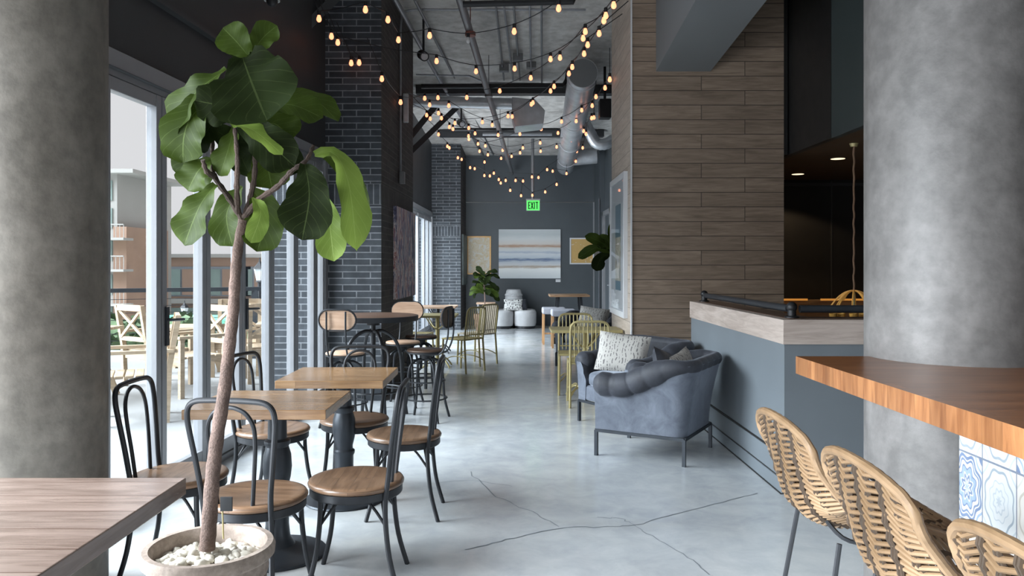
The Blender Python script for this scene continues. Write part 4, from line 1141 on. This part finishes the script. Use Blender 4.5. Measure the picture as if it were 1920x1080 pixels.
picture('framed_print', 'gold-framed cream print behind the far leafy plant', -1.0, -.43, 1.20, 2.10, yb, m_art2, m_gframe, .035)
picture('framed_print', 'ochre print in a white frame right of the large canvas', 1.42, 2.0-.01, 1.44, 2.06, yb, m_art3, m_white, .03)
# canvas on the hall side of the piers
def side_picture(label, y0, y1, z0, z1, mat, name='canvas_painting'):
    t = thing(name, label, 'painting', (ps(y0), y0, z0))
    MB().prism([(ps(y0)+.002, y0), (ps(y0)+.04, y0), (ps(y1)+.04, y1), (ps(y1)+.002, y1)], z0, z1).build('canvas', mat, t, True, smooth=False)
side_picture('dark streaky abstract canvas on the side of the near brick pier', 8.75, 10.15, 1.03, 2.09, m_art4)
side_picture('tall dark canvas on the side of the far brick pier', 17.1, 18.1, .98, 2.1, m_art5)
# framed collage on the timber block side
t = thing('framed_collage', 'tall white-framed blue and pebble collage on the side of the plank wall', 'framed artwork', (XW, 8.4, .88))
ya, yb_, za, zb = 7.82, 8.9, .88, 2.37; xf = XW-.001
MB().box(xf-.04, xf, ya, ya+.06, za, zb).box(xf-.04, xf, yb_-.06, yb_, za, zb).box(xf-.04, xf, ya+.06, yb_-.06, za, za+.06).box(xf-.04, xf, ya+.06, yb_-.06, zb-.06, zb).build('frame', m_white, t, True, smooth=False)
m_mat = plain('picture_mat', (.58, .60, .62), .5, 0, .02)
MB().box(xf-.02, xf-.012, ya+.06, yb_-.06, za+.06, zb-.06).build('mat_board', m_mat, t, True)
mm = M('blue_pebble_collage', .5); v_ = mm.uv(); vo = mm.n('ShaderNodeTexVoronoi', {'Vector': v_, 'Scale': 22.0}); sx = mm.n('ShaderNodeSeparateXYZ', {'Vector': v_})
peb = mm.ramp((vo, 'Color'), [(0, (.25, .2, .15)), (.5, (.6, .55, .45)), (1, (.2, .22, .22))])
kk = mm.math('MULTIPLY', mm.math('GREATER_THAN', (sx, 'Y'), 1.25), mm.math('LESS_THAN', (sx, 'Y'), 1.72))
mm.color(mm.mix(kk, (.10, .19, .25), peb))
MB().box(xf-.026, xf-.021, ya+.36, yb_-.36, za+.27, zb-.3).build('collage', mm.mat, t, True)
MB().box(xf-.036, xf-.034, ya+.06, yb_-.06, za+.06, zb-.06).build('pane', m_artglass, t, True)

# round settee
sx_, sy_ = .10, 17.62
t = thing('round_settee', 'round clover-shaped grey settee with tall centre cone at the back wall', 'settee', (sx_, sy_, 0))
for k in range(4):
    a = PI/4+k*PI/2; cx_, cy_ = .27*math.sqrt(2)*math.cos(a)*.95, .25*math.sqrt(2)*math.sin(a)*.9
    MB().lathe([(.0, .06), (.235, .06), (.25, .12), (.252, .30), (.25, .36), (.235, .395), (.18, .41), (0, .412)], 28, (cx_, cy_, 0), cap=False).build('seat_pod', m_ottoman, t, ang=60)
    MB().lathe([(.22, 0), (.22, .06)], 24, (cx_, cy_, 0)).build('plinth', m_black, t)
MB().lathe([(.225, .40), (.21, .6), (.17, .83), (.15, .865), (.0, .87)], 28).build('backrest_cone', m_ottoman, t, ang=60)
b_ = MB()
for k in range(14):
    a = -2.9+k*.2
    b_.ell((.178*math.cos(a), .178*math.sin(a), .74), (.03, .03, .035), 8, 6)
b_.build('tufting_band', m_ottoman, t)
pillow('throw_pillow', 'black and white print pillow leaning on the settee cone', (.085, 17.29, .53), (-.35, 0, 0), .42, .26, .12, m_pillow2)
pillow('throw_pillow', 'dark pillow beside the print pillow on the round settee', (.27, 17.35, .53), (-.3, 0, .3), .26, .26, .1, m_velvetd)
# counter table + stools on the right
t = thing('counter_table', 'brown plank table on dark splayed legs near the back wall', 'table', (1.09, 14.2, 0))
MB().box(-.36, .36, -.3, .3, .845, .885).build('tabletop', m_midwood, t, bevel=.004)
for sx2 in (-1, 1):
    for sy2 in (-1, 1): MB().bar((sx2*.20, sy2*.2, .845), (sx2*.27, sy2*.26, 0), .05, .05).build('leg', m_black, t)
def up_stool():
    t = thing('upholstered_stool', 'x', 'stool', (0, 0, 0), 0, 'grey upholstered counter stools')
    MB().box(-.21, .21, -.17, .17, .54, .66).build('seat', m_greyup, t, bevel=.03, seg=4)
    for a in (-1, 1):
        for c_ in (-1, 1): MB().bar((a*.185, c_*.14, .54), (a*.19, c_*.15, 0), .035, .035).build('leg', m_legwood, t)
    MB().bar((-.187, -.145, .2), (.187, -.145, .2), .02, .03).build('stretcher', m_legwood, t)
    return t
U = up_stool(); U.location = (.80, 13.95, 0); U['label'] = 'grey upholstered stool on wooden legs farther from the camera'
copy_tree(U, (.93, 13.35, 0), 0, 'grey upholstered stool on wooden legs nearer the gold chairs')
t = thing('side_table', 'small pale side table behind the far leafy plant', 'side table', (-.50, 16.55, 0))
MB().box(-.2, .2, -.2, .2, .59, .62).build('tabletop', m_palewood, t)
for a in (-1, 1):
    for c_ in (-1, 1): MB().bar((a*.17, c_*.17, 0), (a*.17, c_*.17, .59), .02, .02).build('leg', m_alu, t)

# ------------------------------------------------------------------ EXIT SIGN
ye = 16.4
p = P(999.5, 385.5, ye)
t = thing('exit_sign', 'green lit EXIT sign hanging on a pole near the back wall', 'exit sign', (p.x, ye, p.z))
wS, hS = .29, .22
MB().box(-wS/2, wS/2, -.03, .03, -hS/2, hS/2).box(-wS/2-.005, wS/2+.005, -.035, .035, hS/2, hS/2+.03).build('housing', m_alu, t)
MB().box(-wS/2+.012, wS/2-.012, -.034, -.031, -hS/2+.01, hS/2-.005).build('lit_panel', emit('exit_green', (.08, .85, .10), 1.0), t)
b = MB(); x = -.105; lh = .078; s = .022; dep = (-.038, -.0345)
def L(x0, x1, z0, z1): b.box(x0, x1, dep[0], dep[1], z0, z1)
L(-.105, -.105+s, -lh, lh); L(-.105, -.058, lh-s, lh); L(-.105, -.062, -s/2, s/2); L(-.105, -.058, -lh, -lh+s)
for sg in (-1, 1): b.bar((-.045, -.036, sg*lh), (.002, -.036, -sg*lh), .0035, s, up=(1, 0, 0))
L(.017, .017+s, -lh, lh)
L(.05, .105, lh-s, lh); L(.07, .07+s, -lh, lh)
b.build('lettering', m_black, t)
MB().tube([(-.01, 0, hS/2+.03), (-.01, 0, cz(ye)-p.z+.02)], .035, 10).build('pole', m_pipe, t)

# ------------------------------------------------------------------ CEILING SERVICES
def pipe(name, label, pts, r, mat, hangers=0, catg='pipe', n=10):
    pts = [Vector(q) for q in pts]
    t = thing(name, label, catg, tuple(pts[0]))
    MB().tube(pts, r, n).build('pipe_run', mat, t, True)
    for k in range(hangers):
        q = pts[0].lerp(pts[-1], (k+.7)/(hangers+.4))
        MB().tube([(q.x, q.y, q.z), (q.x, q.y, cz(q.y)+.02)], .006, 6).lathe([(r*1.35, -.02), (r*1.35, .02)], 12, (q.x, q.y, q.z)).build('hanger', plain('red_clamp', (.16, .05, .035), .6) if k == 0 else m_pipe, t, True)
pipe('sprinkler_main', 'thick grey pipe running down the middle of the ceiling', [P(842, -70, 6.6), P(863, 0, 7.6), P(960, 325, 17.9)], .042, m_pipe, 4, 'pipe', 14)
pipe('ceiling_pipe', 'grey pipe running along the left edge of the concrete ceiling', [P(735, -12, 8.2), P(800, 107, 10.6), P(905, 290, 18.0)], .03, m_pipelight, 0)
pipe('ceiling_pipe', 'thinner pipe beside the left edge pipe on the ceiling', [P(778, 0, 8.6), P(860, 160, 12.6), P(925, 290, 18.0)], .018, m_pipe, 0)
for k, (xa, xb, y1_, lb) in enumerate(((928, 945, 150, 'first thin conduit right of the sprinkler main'), (943, 962, 150, 'second thin conduit right of the sprinkler main'), (962, 975, 150, 'third thin conduit from the sprinkler main'), (993, 996, 150, 'fourth thin conduit from the sprinkler main'), (1015, 1016, 155, 'thin conduit nearest the round duct'))):
    pipe('conduit', lb, [P(xa, -5, 8.75), P(xb, y1_, 11.9)], .014, m_pipelight if k % 2 else m_pipe)
for (px, py) in ((945, 128), (971, 108), (996, 122)):
    q = P(px, py, 11.3 if py > 120 else 10.8)
    tag(MB().box(q.x-.07, q.x+.07, q.y-.05, q.y+.05, q.z-.05, q.z+.05).build('junction_box', m_pipe, bevel=.005), 'small metal junction box on the ceiling conduits at %s' % {945: 'the left', 971: 'the middle, nearest the viewer', 996: 'the right'}[px], 'junction box')
pipe('cross_pipe', 'black pipe crossing the top of the view under the ceiling', [P(868, 8, 7.4), P(1075, 3, 7.4), P(1082, -20, 7.4)], .03, m_darkpipe)
pipe('cross_pipe', 'long black pipe crossing above the silver duct', [P(790, 162, 11.1), P(1055, 160, 11.1), P(1063, 150, 11.1), P(1066, 130, 11.1)], .035, m_darkpipe)
pipe('cross_pipe', 'black pipe crossing below the diffuser box', [P(850, 243, 14.0), P(1050, 243, 14.0)], .03, m_darkpipe)
pipe('cross_pipe', 'light conduit crossing far down the ceiling', [P(905, 252, 14.4), P(1035, 252, 14.4)], .028, m_pipelight)
pipe('conduit', 'thin bent conduit crossing in front of the dark ceiling beam', [P(780, 140, 11.4), P(880, 142, 11.4), P(910, 155, 11.5), P(1020, 157, 11.5)], .012, m_pipelight)
# dark steel beams across the hall
for (y, lb) in ((12.4, 'dark steel beam crossing the hall above the silver duct'), (15.5, 'dark steel beam crossing the hall farther back')):
    z_ = cz(y+.2)-.132
    tag(MB().box(ps(y)-.3, 1.9, y, y+.2, z_, z_+.13).build('steel_beam', m_charcoal, smooth=False), lb, 'beam')
# wooden / steel braces on the left
for (a, c_, y, lb) in (((560, 65), (650, -25), 7.6, 'diagonal brace beside the first string bulb at the upper left'), ((742, 290), (825, 188), 12.2, 'nearer diagonal brace under the far ceiling beam'), ((744, 310), (862, 196), 12.9, 'farther diagonal brace under the far ceiling beam')):
    tag(MB().bar(P(*a, y), P(*c_, y+.25), .07, .09).build('diagonal_brace', m_charcoal, smooth=False), lb, 'brace')
# conduit on pier side
xq = ps(9.12)+.02
t = thing('wall_conduit', 'grey conduit bending down the side of the near brick pier to a switch box', 'conduit', (xq, 9.12, 2.4))
MB().tube(cat([(.9, 9.12, 4.43), (-.6, 9.12, 4.43), (xq+.09, 9.12, 4.42), (xq+.01, 9.12, 4.30), (xq, 9.12, 4.0)], 6)+[Vector((xq, 9.12, 2.5))], .014, 8).build('conduit_run', m_pipelight, t, True)
MB().box(xq-.01, xq+.05, 9.07, 9.17, 2.38, 2.52).build('switch_box', m_pipe, t, True, bevel=.005)
o = MB().box(ps(9.4)+.004, ps(9.4)+.07, 9.36, 9.42, 3.15, 3.5).build('wall_sconce', m_steel, bevel=.01); tag(o, 'narrow metal wall sconce high on the side of the near brick pier', 'wall light')
# soffit box + security camera
b = MB().add([P(216, -60, 4.5), P(300, -60, 5.2), P(300, 46, 5.2), P(216, 14, 4.5), P(216, -60, 4.9)+Vector((-.25, 0, 0)), P(300, -60, 5.5)+Vector((-.3, .1, 0)), P(300, 46, 5.2)+Vector((-.3, 0, 0)), P(216, 14, 4.5)+Vector((-.25, 0, 0))],
         [(0, 3, 2, 1), (4, 5, 6, 7), (0, 1, 5, 4), (1, 2, 6, 5), (2, 3, 7, 6), (3, 0, 4, 7)])
tag(b.build('soffit_box', m_charcoal, smooth=False), 'dark boxed soffit above the window beside the left column', 'soffit')
q = P(510, 2, 6.0)
t = thing('security_camera', 'small white dome camera at the very top above the tree', 'camera', (q.x, q.y, q.z))
MB().lathe([(.035, .03), (.06, .0), (.06, .09), (.045, .12)][::1], 20).build('housing', m_white, t); MB().ell((0, 0, .0), (.045, .045, .045), 16, 8).build('dome', m_darkpipe, t)
MB().tube([(0, 0, .12), (0, 0, cz(6)-q.z)], .02, 8).build('stem', m_charcoal, t)
# spotlights on ceiling
for (px, py, y, lb) in ((794, 103, 9.6, 'black spotlight on the ceiling near the brick pier'), (865, 230, 13.6, 'black spotlight farther along the ceiling')):
    q = P(px, py, y); t = thing('spotlight', lb, 'spotlight', tuple(q))
    MB().tube([(-.03, .06, .02), (.02, -.08, -.04)], .06, 16).build('lamp_head', m_darkpipe, t)
    MB().tube([(.021, -.082, -.041), (.023, -.086, -.0425)], .045, 16).build('lens', m_steel, t)
    MB().tube([(0, 0, .03), (0, 0, cz(y)-q.z+.02)], .014, 8).build('stem', m_darkpipe, t)

# round duct
a = P(1093, 137, 10.2); c_ = P(1060, 312, 17.6)
t = thing('round_duct', 'large round galvanised duct with a closed end hanging on the right', 'duct', tuple(a))
n_ = 30; dd = (c_-a)
MB().tube([a+dd*i/n_ for i in range(n_+1)], .197, 32).build('duct_body', m_steel, t, True)
for f_ in (.02, .36, .62, .85):
    MB().tube([a+dd*f_, a+dd*(f_+.006)], .207, 32).build('seam_ring', m_steel, t, True)
MB().tube([a-dd.normalized()*.004, a-dd.normalized()*.001], .19, 32).build('end_cap', m_beam, t, True)
# flexible elbow to the wall
pts = [P(1097, 232, 13.8), P(1107, 250, 13.8), P(1118, 268, 13.8), P(1135, 270, 13.8), P(1150, 262, 13.9)]
tag(MB().tube(cat(pts, 6), [.10+.006*(i % 2) for i in range(25)], 20).build('flexible_duct', m_steel), 'silver flexible elbow duct right of the large round duct', 'duct')
pts = [P(1070, 296, 16.6), P(1118, 292, 16.6)]
tag(MB().tube([pts[0].lerp(pts[1], i/8) for i in range(9)], .17, 24).build('branch_duct', m_steel), 'short horizontal duct behind the far end of the round duct', 'duct')
# cross duct with diffuser box
t = thing('cross_duct', 'silver duct crossing the ceiling and ending in a box diffuser', 'duct', tuple(P(780, 190, 12.2)))
pts = [P(775+i*9.5, 190+i*.25, 12.2) for i in range(22)]
MB().tube(pts, [.088+.004*(i % 2) for i in range(22)], 20).build('duct_body', m_steel, t, True)
p0 = P(950, 181, 12.0); p1 = P(1020, 236, 12.0)
b = MB(); xs = [P(x, 0, 12.0).x for x in (955, 965, 1010, 1022)]; zs = [P(0, y, 12.0).z for y in (183, 190, 205, 236)]
b.prism([(0, 0), (0, 0), (0, 0)], 0, 0); b = MB()
out = [(960, 182), (1003, 186), (1022, 207), (1019, 232), (966, 238), (960, 215)]
v = [P(x, y, 11.8) for x, y in out]+[P(x, y, 11.8)+Vector((0, .55, 0)) for x, y in out]; n = 6
b.add(v, [list(range(n)), list(range(n, 2*n))[::-1]]+[((i+1) % n, i, n+i, n+(i+1) % n) for i in range(n)])
b.build('diffuser_box', m_steel, t, True, smooth=False, bevel=.01)
o = P(1134, 205, 11.5)
t = thing('loudspeaker', 'black loudspeaker mounted high by the plank wall end', 'speaker', tuple(o))
MB().box(-.085, .085, -.1, .1, -.14, .14).build('cabinet', m_darkpipe, t, bevel=.01)
MB().tube([(0, 0, .14), (0, 0, cz(11.5)-o.z+.02)], .02, 8).build('bracket', m_darkpipe, t)

# ------------------------------------------------------------------ STRING LIGHTS
m_bulb = emit('warm_bulb', (1.0, .33, .16), 2.3)
m_bulboff = plain('clear_bulb', (.5, .5, .5), .15)
def q3(cx, cy): return (500+cx/2.7, cy/2.7)
bulb_me = {}
def bulb_pos(cx, cy):
    px, py = q3(cx, cy)
    y = F*2.22/(CY-py)
    if py > 300: y = min(y, 16.2)
    if px < 717: y = min(y, 7.95)
    elif px < 778: y = min(y, 1.586/((CX-px)/F+.031)*.965)
    elif px < 815: y = min(y, 1.9*F/(CX-px))
    if px > 1140: y = min(y, 1.15*F/(px-CX))
    y = min(y, 16.6)
    return P(px, py, y)
strings = [
 ('string of bulbs crossing nearest the viewer at the top', [(265, 98), (500, 52), (614, 103), (667, 205), (825, 183), (1020, 208), (1253, 162), (1478, 46)]),
 ('string of bulbs sagging from the plank wall, second from the viewer', [(360, 218), (860, 312), (1060, 364), (1255, 350), (1437, 302), (1602, 197), (1717, 83), (1757, 30)]),
 ('string of bulbs running past the end cap of the round duct', [(583, 402), (678, 520), (800, 500), (867, 497), (1013, 496), (1180, 463), (1337, 397), (1485, 295), (1613, 163), (1707, 108)]),
 ('string of bulbs over the silver duct down to its diffuser box', [(428, 322), (825, 533), (922, 537), (1142, 635), (1243, 592), (1348, 522), (1437, 463), (1547, 342), (1607, 275), (1683, 173)]),
 ('string of bulbs under the diffuser box toward the round duct', [(328, 187), (468, 320), (810, 585), (953, 625), (1092, 620), (1222, 590), (1340, 530), (1455, 440), (1530, 375), (1625, 230)]),
 ('string of bulbs crossing the upper side of the round duct', [(828, 603), (870, 575), (885, 600), (1023, 650), (1172, 685), (1390, 655), (1493, 617), (1595, 560), (1648, 537), (1713, 447), (1737, 405)]),
 ('string of bulbs crossing the middle of the round duct', [(925, 645), (943, 655), (1055, 677), (1107, 740), (1282, 680), (1475, 675), (1567, 615), (1667, 492)]),
 ('string of bulbs crossing the lower part of the round duct', [(870, 682), (1022, 690), (1024, 706), (1070, 730), (1195, 762), (1297, 750), (1385, 725), (1543, 712), (1605, 665), (1645, 600), (1657, 597)]),
 ('string of bulbs along the front edge of the dark back wall', [(915, 742), (925, 750), (1078, 767), (1120, 785), (1187, 803), (1240, 793), (1283, 775), (1387, 767), (1468, 745), (1555, 748), (1600, 750), (1617, 680)]),
 ('string of bulbs hanging before the upper back wall', [(968, 800), (987, 808), (1103, 822), (1102, 890), (1130, 892), (1150, 878), (1343, 897), (1376, 900), (1420, 860), (1493, 810), (1515, 820), (1565, 818), (1570, 768)]),
 ('lowest string of bulbs, dipping toward the exit sign', [(1030, 850), (1053, 855), (1175, 910), (1185, 928), (1210, 915), (1233, 965), (1288, 992), (1298, 918), (1260, 915), (1345, 990), (1410, 973), (1468, 935), (1448, 868), (1518, 880)]),
]
bm_socket = None
for si, (lb, pts) in enumerate(strings):
    P3 = [bulb_pos(*q) for q in pts]
    t = thing('string_lights', lb, 'string lights', tuple(P3[0]), 0, 'festoon bulb strings under the ceiling')
    top = [p+Vector((0, 0, .075)) for p in P3]
    cab = []
    for i in range(len(top)-1):
        L_ = (top[i+1]-top[i]).length
        for k in range(6):
            s = k/6; cab.append(top[i].lerp(top[i+1], s)-Vector((0, 0, .05*L_*math.sin(PI*s)*.5)))
    cab.append(top[-1])
    # run the cable ends up to their anchors
    e = top[-1]; s0 = top[0]
    d1 = Vector((1.15-e.x, 0, .25)) if e.x > .2 and e.x < 1.1 else Vector((0, 0, .3))
    cab.append(e+d1*.98)
    d0 = Vector((-.25, 0, .25)) if s0.y > 8 else Vector((-.15, 0, .35))
    cab.insert(0, s0+d0)
    MB().tube(cab, .0045, 5).build('cable', m_darkpipe, t, True)
    for i, p in enumerate(P3):
        off = (si == 0 and i == 5)
        key = 'off' if off else 'on'
        if key not in bulb_me:
            mb = MB().lathe([(.0, -.026), (.010, -.024), (.019, -.015), (.023, -.003), (.022, .009), (.016, .026), (.012, .040)], 12, cap=False)
            o = mb.build('bulb', m_bulboff if off else m_bulb, t, ang=70)
            s_ = MB().lathe([(.015, .036), (.017, .040), (.017, .075), (.010, .080)], 10).build('socket', m_darkpipe, o)
            bulb_me[key] = (o.data, s_.data)
        else:
            o = bpy.data.objects.new('bulb', bulb_me[key][0]); COL.objects.link(o); o.parent = t
            s_ = bpy.data.objects.new('socket', bulb_me[key][1]); COL.objects.link(s_); s_.parent = o
        o.location = p-P3[0]

# ------------------------------------------------------------------ FLOOR CRACKS
m_crack = plain('crack_line', (.17, .19, .21), .7)
def fl_pt(px, py): y = F*H/(py-CY); return Vector(((px-CX)*y/F, y, 0))
def crack(pts, w0, lb, i):
    rnd = random.Random(i); P_ = [fl_pt(*q) for q in pts]; out = []
    for a_, b2 in zip(P_[:-1], P_[1:]):
        for k in range(6):
            s = k/6; p = a_.lerp(b2, s); p += Vector((rnd.uniform(-1, 1), rnd.uniform(-1, 1), 0))*.012; out.append(p)
    out.append(P_[-1]); b = MB()
    v = []
    for j, p in enumerate(out):
        d_ = (out[min(j+1, len(out)-1)]-out[max(j-1, 0)]).normalized(); s_ = Vector((-d_.y, d_.x, 0))*w0*rnd.uniform(.5, 1.3)/2
        v += [p+s_+Vector((0, 0, .0012)), p-s_+Vector((0, 0, .0012))]
    b.add(v, [(2*j, 2*j+1, 2*j+3, 2*j+2) for j in range(len(out)-1)])
    tag(b.build('trim_%d' % (5+i), m_crack), kind='structure')
crack([(868, 1032), (950, 1012), (1050, 990), (1125, 988), (1192, 986), (1260, 965), (1340, 945), (1420, 925)], .008, '', 0)
crack([(1192, 986), (1165, 972), (1120, 970)], .006, '', 1)
crack([(880, 885), (930, 932), (1000, 960), (1048, 988)], .005, '', 2)
crack([(1192, 986), (1225, 1008), (1290, 1045), (1330, 1078)], .005, '', 3)
crack([(820, 905), (880, 900), (960, 912)], .004, '', 4)
